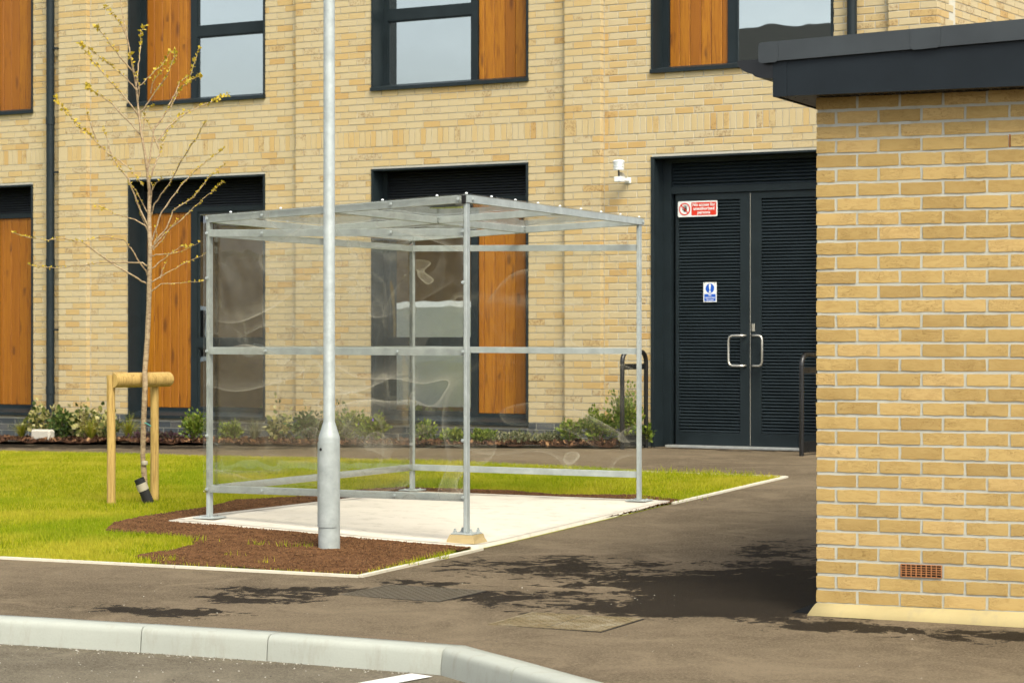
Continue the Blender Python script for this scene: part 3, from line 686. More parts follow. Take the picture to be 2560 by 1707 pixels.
def window(x0, x1, z0, z1, side, upper):
    fr = MB()
    # pressed metal surround: proud lip, lined reveals
    lip = 0.022
    fr.box(x0 - 0.004, x0 + lip, -0.012, RY + 0.06, z0 + 0.03, z1 - lip - 0.001); fr.box(x1 - lip, x1 + 0.004, -0.012, RY + 0.06, z0 + 0.03, z1 - lip - 0.001)
    fr.box(x0 - 0.006, x1 + 0.006, -0.014, RY + 0.06, z1 - lip, z1)
    win = fr.build('window', 'dark_metal', bld)
    MB().prism([(-0.035, z0 + 0.002), (-0.035, z0 + 0.040), (RY - 0.002, z0 + 0.085), (RY - 0.002, z0 + 0.002)], x0 - 0.008, x1 + 0.008, 'yz').build('sill', 'dark_metal', win)
    y0, y1 = RY, RY + 0.06
    xi0, xi1 = x0 + lip, x1 - lip
    if side == 'L': tx0, tx1, gx0, gx1 = x0 + 0.10, x0 + 0.790, x0 + 0.885, xi1 - 0.055     # timber left, glass right
    else: gx0, gx1, tx0, tx1 = xi0 + 0.055, x0 + 1.205, x0 + 1.283, xi1 - 0.016
    zb = z0 + (0.072 if upper else 0.125); zt = z1 - 0.09 if upper else 2.945
    ztr0, ztr1 = (5.035, 5.150) if upper else (1.325, 1.430)
    f = MB()
    f.box(xi0, xi1, y0, y1, z0 + 0.05, zb); f.box(xi0, xi1, y0, y1, zt, (z1 - lip - .002) if upper else 3.005)
    if not upper:
        f.box(xi0, xi0 + 0.05, y0, y1, 3.005, z1 - lip - .002); f.box(xi1 - 0.02, xi1, y0, y1, 3.005, z1 - lip - .002)
    sd = sorted([(xi0, min(tx0, gx0)), (max(tx1, gx1), xi1), (min(tx1, gx1), max(tx0, gx0))])
    for a, b in sd: f.box(a, b, y0 + 0.001, y1 - 0.001, zb, zt)
    f.box(gx0, gx1, y0 + 0.002, y1 - 0.002, ztr0, ztr1)
    # casement edges round each pane
    for a, b in ((zb, ztr0), (ztr1, zt)):
        e = 0.018
        f.box(gx0, gx0 + e, y0 + 0.012, y1 - 0.003, a, b); f.box(gx1 - e, gx1, y0 + 0.012, y1 - 0.003, a, b)
        f.box(gx0 + e, gx1 - e, y0 + 0.012, y1 - 0.003, a, a + e); f.box(gx0 + e, gx1 - e, y0 + 0.012, y1 - 0.003, b - e, b)
    f.build('frame', 'dark_metal', win)
    for a, b in ((zb, ztr0), (ztr1, zt)): MB().box(gx0 + 0.014, gx1 - 0.014, y0 + 0.028, y0 + 0.036, a + 0.014, b - 0.014).build('pane', 'window_glass', win)
    boards(win, tx0, tx1, zb, zt, y0 + 0.022, [0.55, 1, 1, 1, 1, 0.95] if side == 'R' else [0.95, 1, 1, 1, 1, 0.6])
    MB().box(tx0, tx1, y0 + 0.05, y1, zb, zt).build('backing_board', 'dark_reveal', win)
    if not upper: louvre(win, xi0 + 0.05, xi1 - 0.02, 3.01, z1 - lip - 0.004, y0 + 0.012, 0.030, 'dark_reveal')
    return win
window(*OPEN[0], 'R', True); window(*OPEN[1], 'R', False)
window(*OPEN[2], 'L', True); w2l = window(*OPEN[3], 'L', False)
window(*OPEN[4], 'R', True); window(*OPEN[5], 'R', False)
window(*OPEN[6], 'L', True)
# pale blind drawn part way behind the lower panes beside the shelter
m = MB()
for i in range(9): m.box(-5.70 + i * 0.018, -5.69 + i * 0.018, 0.34 + 0.02 * (i % 2), 0.35 + 0.02 * (i % 2), 0.62, 2.9)
m.build('curtain', 'blind_fabric', w2l)

# double plant-room door
x0, x1, z0, z1 = OPEN[7]; DZ = 0.30; lip = 0.036
f = MB()
f.box(x0 - 0.004, x0 + lip, -0.012, RY + 0.08, DZ - 0.02, z1 - 0.021); f.box(x1 - lip, x1 + 0.004, -0.012, RY + 0.08, DZ - 0.02, z1 - 0.021); f.box(x0 - 0.006, x1 + 0.006, -0.016, RY + 0.08, z1 - 0.020, z1)
door = f.build('double_door', 'dark_metal', bld)
f = MB()
f.box(x0 + lip, x0 + 0.135, RY - 0.01, RY + 0.08, DZ, z1 - 0.021); f.box(x1 - 0.115, x1 - lip, RY - 0.01, RY + 0.08, DZ, z1 - 0.021)
f.box(x0 + 0.135, x1 - 0.115, RY - 0.008, RY + 0.08, 2.960, 3.030); f.box(x0 + 0.135, x1 - 0.115, RY - 0.008, RY + 0.08, z1 - 0.06, z1 - 0.021)
f.build('frame', 'dark_metal', door)
louvre(door, x0 + 0.135, x1 - 0.115, 3.032, z1 - 0.06, RY + 0.015, 0.032)
MEET = 1.562
for a, b in ((x0 + 0.175, MEET - 0.003), (MEET + 0.003, x1 - 0.155)):
    lf = MB(); st = 0.115 if a < 1 else 0.135
    la, lb = (a + 0.038, b - st) if a < 1 else (a + st - 0.01, b - 0.04)
    lf.box(a, la, RY + 0.012, RY + 0.055, DZ + 0.012, 2.952); lf.box(lb, b, RY + 0.012, RY + 0.055, DZ + 0.012, 2.952)
    lf.box(la, lb, RY + 0.012, RY + 0.055, 2.885, 2.952); lf.box(la, lb, RY + 0.012, RY + 0.055, DZ + 0.012, 0.447)
    leaf = lf.build('door_leaf', 'dark_metal', door)
    sl = louvre(door, la, lb, 0.449, 2.883, RY + 0.018, 0.0335)
    # D handle standing off the stile
    hx = MEET - 0.055 if a < 1 else MEET + 0.045; dx = -0.165 if a < 1 else 0.12
    pts = [(hx, RY + 0.012, 1.462), (hx, RY - 0.03, 1.462)]
    path = [(hx, RY + 0.012, 1.462), (hx, RY - 0.035, 1.462), (hx + dx * 0.25, RY - 0.05, 1.462), (hx + dx * 0.72, RY - 0.055, 1.462), (hx + dx * 0.92, RY - 0.055, 1.450), (hx + dx, RY - 0.055, 1.415), (hx + dx, RY - 0.055, 1.195), (hx + dx * 0.92, RY - 0.055, 1.160), (hx + dx * 0.72, RY - 0.055, 1.148), (hx + dx * 0.25, RY - 0.05, 1.148), (hx, RY - 0.035, 1.148), (hx, RY + 0.012, 1.148)]
    MB().tube(path, 0.0115, 10).build('handle', 'brushed_steel', door)
    if a > 1: MB().cbox(MEET + 0.018, MEET + 0.052, RY + 0.004, RY + 0.012, 1.505, 1.585, 0.002).build('lock_plate', 'brushed_steel', door)
MB().box(MEET - 0.0025, MEET + 0.0025, RY + 0.010, RY + 0.03, DZ + 0.02, 2.95).build('meeting_seal', 'grey_plastic', door)
MB().cbox(x0 + 0.10, x1 - 0.05, RY - 0.09, RY + 0.09, DZ - 0.018, DZ + 0.010, 0.004).build('threshold', 'aluminium_sill', door)
# downpipes with brackets
for px_, zb in ((-7.79, 0.30), (2.822, 0.3)):
    m = MB(); r = 0.050
    m.tube([(px_, -0.075, zb), (px_, -0.075, ZT - 0.3)], r, 20, True)
    for zz in (0.75, 2.31, 4.06, 5.6): m.tube([(px_, -0.075, zz), (px_, -0.075, zz + 0.10)], r + 0.006, 20, True)
    dp = m.build('downpipe', 'dark_metal', bld)
    for zz in (1.53, 2.29, 3.46, 4.98):
        MB().box(px_ + r - 0.01, px_ + 0.135 if px_ < 0 else px_ + 0.09, -0.085, -0.065, zz, zz + 0.025).box(px_ + 0.10 if px_ < 0 else px_ + 0.06, (px_ + 0.13) if px_ < 0 else px_ + 0.08, -0.0655, -0.004, zz + .001, zz + 0.024).build('bracket', 'dark_metal', dp)

# ------------------------------------------------------------------ things fixed to the facade
def text_mesh(txt, size, name, mat, parent, loc, align='CENTER', bold=0.0, space=0.9):
    cu = bpy.data.curves.new(name, 'FONT'); cu.body = txt; cu.size = size; cu.align_x = align; cu.align_y = 'CENTER'; cu.space_line = space
    cu.offset = bold; cu.extrude = 0.0004; cu.resolution_u = 3
    t = bpy.data.objects.new(name, cu); COL.objects.link(t)
    dg = bpy.context.evaluated_depsgraph_get(); me = bpy.data.meshes.new_from_object(t.evaluated_get(dg)); bpy.data.objects.remove(t)
    me.materials.clear(); me.materials.append(M[mat]); o = bpy.data.objects.new(name, me); COL.objects.link(o); o.parent = parent
    o.location = loc; o.rotation_euler = (R(90), 0, 0); return o
def rrect(x0, x1, z0, z1, r, n=5):
    return arc((x1 - r, z1 - r), r, 0, math.pi / 2, n) + arc((x0 + r, z1 - r), r, math.pi / 2, math.pi, n) + arc((x0 + r, z0 + r), r, math.pi, 1.5 * math.pi, n) + arc((x1 - r, z0 + r), r, 1.5 * math.pi, 2 * math.pi, n)
p = mw(0.958, RY - 0.002, 2.795)
sg = empty('warning_sign', p, MROT); tag(sg, 'white and red no access sign high on the left door leaf', 'sign')
MB().prism(rrect(-0.232, 0.232, -0.083, 0.083, 0.016), -0.003, 0.0, 'xz').build('plate', 'sign_white', sg)
MB().prism(rrect(-0.072, 0.218, -0.068, 0.068, 0.008), -0.0042, -0.0031, 'xz').build('red_field', 'sign_red', sg)
text_mesh('No access for\nunauthorised\npersons', 0.047, 'lettering', 'sign_white', sg, (0.073, -0.0052, 0.002), bold=0.0012, space=0.86)
ring = MB(); cx = -0.152
for i in range(40):
    a0, a1 = 2 * math.pi * i / 40, 2 * math.pi * (i + 1) / 40
    ring.prism([(cx + .066 * math.cos(a0), .066 * math.sin(a0)), (cx + .066 * math.cos(a1), .066 * math.sin(a1)), (cx + .054 * math.cos(a1), .054 * math.sin(a1)), (cx + .054 * math.cos(a0), .054 * math.sin(a0))], -0.0056, -0.0031)
ring.prism([(cx - .046, .038), (cx - .038, .046), (cx + .046, -.038), (cx + .038, -.046)], -0.0066, -0.0057)
ring.build('prohibition_ring', 'sign_red', sg)
hd = MB(); hx, hz = cx + 0.006, -0.008
hd.prism([(hx - .014, -.038 + .01), (hx + .014, -.030), (hx + .022, 0.0), (hx + .016, .012), (hx - .016, .010), (hx - .020, -.008)], -0.0045, -0.0031)
for dx, a, L, y_ in ((-.0125, 100, .028, -.00455), (-.003, 92, .034, -.0046), (.006, 84, .031, -.00465), (.0145, 74, .024, -.0047), (-.017, 140, .024, -.00475)):
    bx, bz = hx + dx, .008 if a != 140 else -.012
    d = Vector((math.cos(R(a)), math.sin(R(a)))); n_ = Vector((-d.y, d.x)) * .0036
    q = [Vector((bx, bz)) - d * .004 - n_, Vector((bx, bz)) + d * L - n_ * .8, Vector((bx, bz)) + d * (L + .003), Vector((bx, bz)) + d * L + n_ * .8, Vector((bx, bz)) - d * .004 + n_]
    hd.prism([tuple(v) for v in q], y_, -0.0031)
hd.build('hand_symbol', 'sign_black', sg)
p = mw(1.097, RY + 0.010, 1.918)
sg = empty('safety_sign', p, MROT); tag(sg, 'small blue and white exclamation mark sign cable tied to the left door leaf', 'sign')
MB().prism(rrect(-0.077, 0.077, -0.104, 0.104, 0.004), -0.003, 0.0, 'xz').build('plate', 'sign_white', sg)
MB().prism(arc((0, 0.040), 0.050, 0, 2 * math.pi, 28)[:-1], -0.0042, -0.0031, 'xz').build('blue_disc', 'sign_blue', sg)
MB().prism([(-0.012, 0.078), (-0.007, 0.085), (0.007, 0.085), (0.012, 0.078), (0.0055, 0.022), (-0.0055, 0.022)], -0.0054, -0.0043).prism(arc((0, 0.005), 0.0115, 0, 2 * math.pi, 14)[:-1], -0.0054, -0.0043).build('exclamation_mark', 'sign_white', sg)
MB().prism(rrect(-0.066, 0.066, -0.094, -0.019, 0.002), -0.0042, -0.0031, 'xz').build('blue_field', 'sign_blue', sg)
text_mesh('PPE\nrequired past\nthis point', 0.022, 'lettering', 'sign_white', sg, (0, -0.0052, -0.056), bold=0.0004, space=1.05)
for x_ in (-0.058, 0.058): 
    MB().tube([(x_, 0.006, 0.112), (x_, -0.007, 0.108), (x_, -0.007, 0.094), (x_, 0.006, 0.090)], 0.002, 5).build('cable_tie', 'sign_black', sg)
    MB().tube([(x_ * .85, 0.006, -0.112), (x_ * .85, -0.007, -0.108), (x_ * .85, -0.007, -0.097), (x_ * .85, 0.006, -0.092)], 0.002, 5).build('cable_tie', 'sign_black', sg)
# temperature sensor with stacked white shield
p = mw(0.235, 0, 3.135)
se = empty('weather_sensor', p, MROT); tag(se, 'white louvred weather sensor on a wall bracket left of the door', 'sensor')
pr = [(0.0, 0.052)]
for i in range(5): zz = 0.052 + i * 0.0165; pr += [(0.050, zz), (0.060, zz + 0.003), (0.060, zz + 0.010), (0.050, zz + 0.0135)]
pr += [(0.062, 0.136), (0.062, 0.146), (0.050, 0.157), (0.02, 0.162), (0.0, 0.163)]
MB().lathe(pr, (0, -0.21, 0.015), 24).build('shield', 'white_plastic', se)
MB().tube([(0, -0.21, -0.005), (0, -0.21, 0.07)], 0.0095, 12).build('neck', 'sign_black', se)
MB().cbox(-0.04, 0.045, -0.24, -0.16, -0.055, 0.0, 0.004).build('mount_block', 'white_plastic', se)
MB().prism([(-0.20, -0.048), (-0.20, 0.050), (-0.12, 0.045), (-0.012, -0.02), (-0.012, -0.05)], -0.006, 0.006, 'yz').build('bracket_arm', 'grey_plastic', se)
MB().tube([(0, -0.16, -0.028), (0, -0.012, -0.028)], 0.022, 12).build('bracket_tube', 'white_plastic', se)
MB().cbox(-0.035, 0.035, -0.012, 0.0, -0.06, 0.0, 0.003).build('back_plate', 'white_plastic', se)

# ================================================================== outbuilding in front on the right
NROT = -R(24.3); NO = (1.578, 12.55)
ob = empty('brick_outbuilding', (NO[0], NO[1], 0), NROT); tag(ob, 'low buff brick outbuilding with a dark metal roof edge', 'building')
BX, BY = 5.2, 4.6; BB, BT = 0.056, 2.672                 # bottom joint and wall top
MB().box(0.006, BX - 0.01, 0.0045, BY - 0.01, -0.25, BT).build('wall', 'near_mortar', ob)
variants = []
def rough_brick(L, seed, Hh=0.0605, Dp=0.09):
    rr = random.Random(seed); nx, nz = (7, 3) if L > 0.15 else (4, 3); vs = []; fs = []
    for j in range(nz):
        for i in range(nx):
            u_, v_ = i / (nx - 1), j / (nz - 1); e = (i in (0, nx - 1)) or (j in (0, nz - 1))
            vs.append((-L / 2 + L * u_ + rr.uniform(-.0018, .0018), (0.0010 if e else 0) + rr.uniform(-.0007, .0007), Hh * v_ + rr.uniform(-.0019, .0019)))
    for j in range(nz - 1):
        for i in range(nx - 1):
            a = j * nx + i; fs.append((a, a + 1, a + nx + 1, a + nx))
    ring = [i for i in range(nx)] + [nx * (j + 1) - 1 for j in range(1, nz)] + [nx * (nz - 1) + i for i in range(nx - 2, -1, -1)] + [nx * j for j in range(nz - 2, 0, -1)]
    b = len(vs); n_r = len(ring)
    for i in ring: vs.append(vs[i])
    for i in ring: vs.append((vs[i][0], Dp, vs[i][2]))
    for q in range(n_r): fs.append((b + q, b + n_r + q, b + n_r + (q + 1) % n_r, b + (q + 1) % n_r))
    me = bpy.data.meshes.new('brick'); me.from_pydata(vs, [], [tuple(reversed(f)) for f in fs]); me.materials.append(M['near_brick']); me.update(); me.polygons.foreach_set('use_smooth', [q < (nx - 1) * (nz - 1) for q in range(len(me.polygons))])
    bm = bmesh.new(); bm.from_mesh(me)
    for f in bm.faces:
        c = f.calc_center_median(); t = Vector((0, -1, 0)) if f.index < (nx - 1) * (nz - 1) else Vector((c.x / L, 0, (c.z - Hh / 2) / Hh))
        if f.normal.dot(t) < 0: f.normal_flip()
    bm.to_mesh(me); bm.free()
    return me
FULL = [rough_brick(0.211, 100 + i) for i in range(10)]; HALF = [rough_brick(0.099, 200 + i) for i in range(5)]
nrow = 35; far = MB(); air_c = None
for k in range(-2, nrow):
    zc = BB + 0.005 + k * 0.075
    odd = (k % 2 == 1)
    x = 0.0; first = True
    while x < BX:
        half = (first and odd); L = 0.102 if half else 0.214
        if x + L > BX: break
        cx_ = x + L / 2
        air = (k == 2 and abs(cx_ - 0.557) < 0.05)
        if not air and k >= 0:
            if x < 1.55: inst('brick', random.choice(HALF if half else FULL), ob, (cx_, random.uniform(-.0018, .0018), zc + random.uniform(-.001, .001)), (0, random.uniform(-.004, .004), 0))
            else: far.box(x, x + L, 0, 0.02, zc, zc + 0.064)
        elif air: air_c = (x, x + L, zc)
        x += L + 0.0110; first = False
    y = 0.113 if not odd else 0.225                         # side wall round the corner
    while y < BY - 0.25 and k >= 0: far.box(0.0, 0.02, y, y + 0.214, zc, zc + 0.064); y += 0.225
tag(far.build('side_brickwork', 'near_brick', ob), kind='stuff')
a0, a1, az = air_c
m = MB(); nx, nz = 8, 5
m.box(a0, a1, -0.006, 0.002, az - .001, az + 0.003); m.box(a0, a1, -0.006, 0.002, az + 0.0605, az + 0.0645)
for i in range(nx + 1): xx = a0 + (a1 - a0 - 0.004) * i / nx; m.box(xx, xx + 0.004, -0.0075, 0.002, az + 0.003, az + 0.0605)
for j in range(1, nz): zz = az + 0.004 + 0.058 * j / nz; m.box(a0, a1, -0.005, 0.002, zz - 0.0022, zz + 0.0015)
ab = m.build('air_brick', 'terracotta', ob); MB().box(a0 - .001, a1 + .001, 0.0022, 0.0040, az - .001, az + 0.0645).build('void', 'dark_void', ab)
m = MB(); m.box(1.004, 1.014, 0.004, 0.02, 2.385, 2.45)
for j in range(6): m.box(1.005, 1.013, -0.001, 0.005, 2.393 + j * 0.009, 2.397 + j * 0.009)
m.build('weep_vent', 'terracotta', ob)
# mortar fillet at the foot of the wall, dark membrane on the side
pts = [(0.0, 0.056), (-0.014, 0.053), (-0.034, 0.042), (-0.053, 0.022), (-0.066, -0.004), (-0.070, -0.08), (0.0, -0.08)]
m = MB(); nseg = 26
for i in range(nseg + 1):
    xx = -0.070 + (BX + 0.07) * i / nseg
    for j, (yy, zz) in enumerate(pts):
        sh = 0.070 * (zz + .08) / .132 if i == 0 else 0
        jx = random.uniform(-.004, .004) if 0 < i and 0 < j < 5 else 0
        m.v.append((xx + sh, yy + jx + 0.006, zz + jx * .5))
n = len(pts)
for i in range(nseg):
    for j in range(n - 1): m.f.append((i * n + j, i * n + j + 1, (i + 1) * n + j + 1, (i + 1) * n + j)); m.sm.append(True)
m.f.append(tuple(range(n))); m.sm.append(False)
m.build('mortar_fillet', 'fillet_mortar', ob)
MB().prism([(-0.16, -0.06), (-0.16, -0.012), (0.0, 0.060), (0.0, -0.06)], 0.02, BY, 'xz').build('side_flashing', 'black_gutter', ob)
# roof: soffit, fascias, sloping verge flashing, gutter
SO = 0.178; FO = 0.17
MB().box(-SO + 0.02, BX + 0.1, -FO + 0.016, BY + 0.1, BT + 0.004, BT + 0.020).build('soffit', 'black_gutter', ob)
m = MB()
for i in range(110): m.box(0.03 + i * 0.045, 0.055 + i * 0.045, -0.050, -0.020, BT + 0.0005, BT + 0.0038)
tag(m.build('soffit_vents', 'dark_reveal', ob), kind='stuff')
SL = 0.0353
zf = lambda x: 2.852 + SL * (x + SO)
def verge(xa, xb, y0, y1, lo, hi): return [(xa, lo(xa)), (xb, lo(xb)), (xb, hi(xb)), (xa, hi(xa))]
MB().prism(verge(-SO + 0.075, BX + 0.15, 0, 0, lambda x: BT, lambda x: zf(x) + 0.01), -FO, -FO + 0.015, 'xz').build('fascia', 'fascia_metal', ob)
MB().prism(verge(-SO, -SO + 0.0745, 0, 0, lambda x: BT - 0.002, lambda x: zf(x) + 0.01), -FO - 0.003, -FO + 0.015, 'xz').build('corner_board', 'fascia_metal', ob)
MB().box(-SO + 0.0005, -SO + 0.015, -FO + 0.016, BY + 0.1, BT - 0.001, 2.86).build('eaves_board', 'fascia_metal', ob)
MB().prism(verge(-SO - 0.060, BX + 0.16, 0, 0, lambda x: zf(x), lambda x: zf(x) + 0.100), -FO - 0.020, -FO - 0.004, 'xz').build('verge_flashing', 'roof_metal', ob)
MB().prism(verge(-SO - 0.058, BX + 0.16, 0, 0, lambda x: zf(x) + 0.085, lambda x: zf(x) + 0.104), -FO - 0.0035, BY + 0.1, 'xz').build('roof_sheet', 'roof_metal', ob)
for xa, xb in ((-SO - 0.072, -SO + 0.035), (0.55, 0.705)):
    pl = rrect(xa, xb, 0, 0.108, 0.02, 4); pl = [(x_, zf(x_) - 0.006 + (z_ if z_ < .06 else min(z_, .106))) for x_, z_ in pl]
    if xa > 0: pl = [(xa, zf(xa) + 0.101)] + [(xa + .02 - .02 * math.cos(R(q)), zf(xa) + .016 - .02 * math.sin(R(q))) for q in (0, 30, 60, 90)] + [(xb - .02 + .02 * math.sin(R(q)), zf(xb) + .016 - .02 * math.cos(R(q))) for q in (0, 30, 60, 90)] + [(xb, zf(xb) + 0.101)]
    MB().prism(pl, -FO - 0.0232, -FO - 0.0205, 'xz').build('joint_cover', 'roof_metal', ob)
gp = [(-SO - 0.205, 2.868), (-SO - 0.200, 2.846), (-SO - 0.180, 2.822), (-SO - 0.150, 2.805), (-SO - 0.120, 2.797), (-SO - 0.105, 2.782), (-SO - 0.070, 2.773), (-SO - 0.001, 2.768), (-SO - 0.001, 2.872), (-SO - 0.008, 2.872), (-SO - 0.008, 2.778), (-SO - 0.07, 2.782), (-SO - 0.10, 2.79), (-SO - 0.115, 2.806), (-SO - 0.148, 2.813), (-SO - 0.175, 2.829), (-SO - 0.193, 2.85), (-SO - 0.197, 2.868)]
MB().prism(gp, -FO + 0.03, BY + 0.1, 'xz').prism(gp[:9], -FO + 0.022, -FO + 0.029, 'xz').build('gutter', 'black_gutter', ob)

# ================================================================== clear shelter
SROT = NROT; SP = (-0.302, 16.1); SW, SD = 1.99, 3.158
sh = empty('clear_shelter', (SP[0], SP[1], 0), SROT); tag(sh, 'open galvanised steel shelter with clear plastic panels on a concrete slab', 'shelter')
cs, ss = math.cos(SROT), math.sin(SROT)
def sw(x, y): return (SP[0] + cs * x - ss * y, SP[1] + ss * x + cs * y)
GAL = 'galvanised_steel'
PX, PYd = 0.025, 0.055
roofz = lambda x: 2.382 + (x) * (0.094 / SW)            # top of roof frame, falling to the left
corner = {'N': (0, 0), 'F': (-SW, 0), 'R': (0, SD), 'B': (-SW, SD)}
for kx, (x, y) in corner.items():
    gxy = sw(x, y); zb = h(*gxy) + 0.0405 if kx != 'N' else 0.137
    top = roofz(x) - (0.0505 if kx != 'N' else 0.052)
    m = MB(); m.cbox(x - PX / 2, x + PX / 2, y - PYd / 2, y + PYd / 2, zb, top, 0.003); m.build('post', GAL, sh)
    pl = MB(); s_ = 0.080 if kx == 'N' else 0.085
    pl.cbox(x - s_, x + s_, y - s_, y + s_, zb - 0.010, zb - 0.0005, 0.002); bp = pl.build('base_plate', GAL, sh)
    for dx in (-0.058, 0.058):
        for dy in (-0.058, 0.058):
            if kx == 'N': MB().lathe([(0.019, 0), (0.019, 0.004), (0.013, 0.0041), (0.013, 0.018), (0.008, 0.0181), (0.008, 0.030)], (x + dx, y + dy, zb - 0.0004), 6, False).build('anchor_bolt', GAL, bp)
            else: MB().lathe([(0.010, 0), (0.010, 0.006), (0.005, 0.008)], (x + dx * .8, y + dy * .8, zb - 0.0004), 8, False).build('anchor_bolt', GAL, bp)
RH = 0.049
def rail(xa, ya, xb, yb, za, zb_, w_=0.025, hh=RH, name='rail'):
    a = Vector((xa, ya)); b = Vector((xb, yb)); d = (b - a).normalized(); n = Vector((-d.y, d.x)) * w_ / 2; vs = []
    for p_, z_ in ((a, za), (b, zb_)):
        for s1, dz in ((-1, -hh), (-1, -0.003), (-0.75, 0), (0.75, 0), (1, -0.003), (1, -hh)): vs.append((p_.x + n.x * s1, p_.y + n.y * s1, z_ + dz))
    fs = [(i, (i + 1) % 6, 6 + (i + 1) % 6, 6 + i) for i in range(6)] + [(0, 5, 4, 3, 2, 1), (6, 7, 8, 9, 10, 11)]
    return MB().add(vs, fs).build(name, GAL, sh)
e = PX / 2 + 0.0005; ey = PYd / 2 + 0.0005
for zz in ((0.404, 0.394), (1.368, 1.363), (2.188, 2.160)): rail(-SW + e, -0.012, -e, -0.012, *zz)
for zz in ((0.402, 0.387), (1.366, 1.355), (2.190, 2.166)): rail(-SW + e, SD, -e, SD, *zz)
for zz in ((0.404, 0.402), (1.368, 1.366), (2.188, 2.190)): rail(-SW, ey, -SW, SD - ey, *zz)
# roof frame
rail(-SW - 0.02, 0, -0.0505, 0, roofz(-SW - .02), roofz(-.05), 0.05, 0.05, 'roof_beam')
rail(-SW - 0.02, SD, -0.0205, SD, roofz(-SW - .02) - .012, roofz(-.02) - .012, 0.05, 0.05, 'roof_beam')
rail(0, -0.03, 0, SD + 0.06, roofz(0) + 0.0005, roofz(0) - 0.011, 0.04, 0.05, 'roof_beam')
rail(-SW, 0.0255, -SW, SD - 0.0255, roofz(-SW), roofz(-SW) - .012, 0.04, 0.05, 'roof_beam')
rail(-SW + 0.021, SD / 2, -0.021, SD / 2, roofz(-SW + .02) - .006, roofz(-.02) - .006, 0.05, 0.05, 'roof_beam')
rail(-SW / 2, 0.0255, -SW / 2, SD / 2 - 0.0255, roofz(-SW / 2) - .001, roofz(-SW / 2) - .006, 0.05, 0.05, 'roof_beam')
rail(-SW / 2, SD / 2 + 0.0255, -SW / 2, SD - 0.0255, roofz(-SW / 2) - .006, roofz(-SW / 2) - .012, 0.05, 0.05, 'roof_beam')
MB().cbox(-0.020, 0.012, -0.043, -0.0302, roofz(0) - 0.058, roofz(0) - 0.002, 0.004).build('end_cap', 'black_paint', sh)
for y in (SD / 2 - 0.027, SD - 0.027):
    for dz in (-0.014, -0.036):
        MB().tube([(-SW / 2 - 0.032, y - 0.012, roofz(-SW / 2) + dz), (-SW / 2 + 0.040, y - 0.012, roofz(-SW / 2) + dz)], 0.006, 6).build('bracket_bolt', GAL, sh)
# clear sheets: thin, slightly buckled
def clear_panel(name, a, b, z0a, z1a, z1b, off, seed, nx=34, nz=34, amp=0.0035):
    a = Vector(a); b = Vector(b); d = (b - a); n = Vector((d.y, -d.x)).normalized(); vs = []; fs = []
    for j in range(nz + 1):
        for i in range(nx + 1):
            u_, v_ = i / nx, j / nz; p_ = a + d * u_ + n * off; zt = z1a + (z1b - z1a) * u_; zz = z0a + (zt - z0a) * v_
            edge = min(1, 8 * u_, 8 * (1 - u_)) * (abs(math.sin(v_ * math.pi * 2)) ** 0.6)
            wv = noise.fractal(Vector((u_ * 1.9 + seed, v_ * 1.7, seed * 3.1)), 1.0, 2.0, 2) * amp * edge
            vs.append((p_.x + n.x * wv, p_.y + n.y * wv, zz))
    for j in range(nz):
        for i in range(nx): k_ = j * (nx + 1) + i; fs.append((k_, k_ + 1, k_ + nx + 2, k_ + nx + 1))
    o_ = mesh_obj(name, vs, fs, 'clear_polycarbonate', sh, True)
    sd = o_.modifiers.new('thickness', 'SOLIDIFY'); sd.thickness = 0.003; sd.offset = 1
    return o_
clear_panel('front_panel', (-SW - 0.03, 0), (-0.004, 0), 0.352, roofz(-SW) - 0.004, roofz(0) - 0.004, 0.0325, 1.7)
clear_panel('back_panel', (-SW - 0.01, SD), (0.0, SD), 0.352, 2.19, 2.165, -0.034, 5.2)
clear_panel('side_panel', (-SW, SD - 0.03), (-SW, 0.03), 0.352, roofz(-SW) - 0.055, roofz(-SW) - 0.055, -0.021, 8.4)
vs = []; fs = []; nx, ny = 24, 36
for j in range(ny + 1):
    for i in range(nx + 1):
        x = -SW - 0.05 + (SW + 0.075) * i / nx; y = -0.045 + (SD + 0.11) * j / ny
        vs.append((x, y, roofz(x) + 0.0035 - 0.012 * max(0, y) / SD + 0.003 * noise.noise(Vector((x * 1.6, y * 1.6, 9.0)))))
for j in range(ny):
    for i in range(nx): k_ = j * (nx + 1) + i; fs.append((k_, k_ + 1, k_ + nx + 2, k_ + nx + 1))
o_ = mesh_obj('roof_panel', vs, fs, 'clear_polycarbonate', sh, True); sd = o_.modifiers.new('thickness', 'SOLIDIFY'); sd.thickness = 0.003; sd.offset = 1
# fixings
cap = MB().lathe([(0.010, 0), (0.010, 0.004), (0.007, 0.009), (0.003, 0.011)], (0, 0, 0), 10).build('screw_cap', 'white_plastic', sh); capm = cap.data
bol = MB().lathe([(0.013, 0), (0.013, 0.003), (0.0085, 0.0031), (0.0085, 0.011)], (0, 0, 0), 6, False).build('bolt', GAL, sh); bolm = bol.data
def at_roof(x, y): return (x, y, roofz(x) + 0.008 - 0.012 * max(0, y) / SD)
cap.location = at_roof(0, -0.005)
for x in (-0.22, -0.63, -1.02, -1.42, -1.82): inst('screw_cap', capm, sh, at_roof(x, 0))
for i in range(1, 9): inst('screw_cap', capm, sh, at_roof(0, SD * i / 8.0))
for y in (0.5, 1.1, 1.7, 2.3): inst('screw_cap', capm, sh, at_roof(-SW, y))
FR = (R(90), 0, 0)
bol.location = (-SW, -0.037, 0.378); bol.rotation_euler = FR
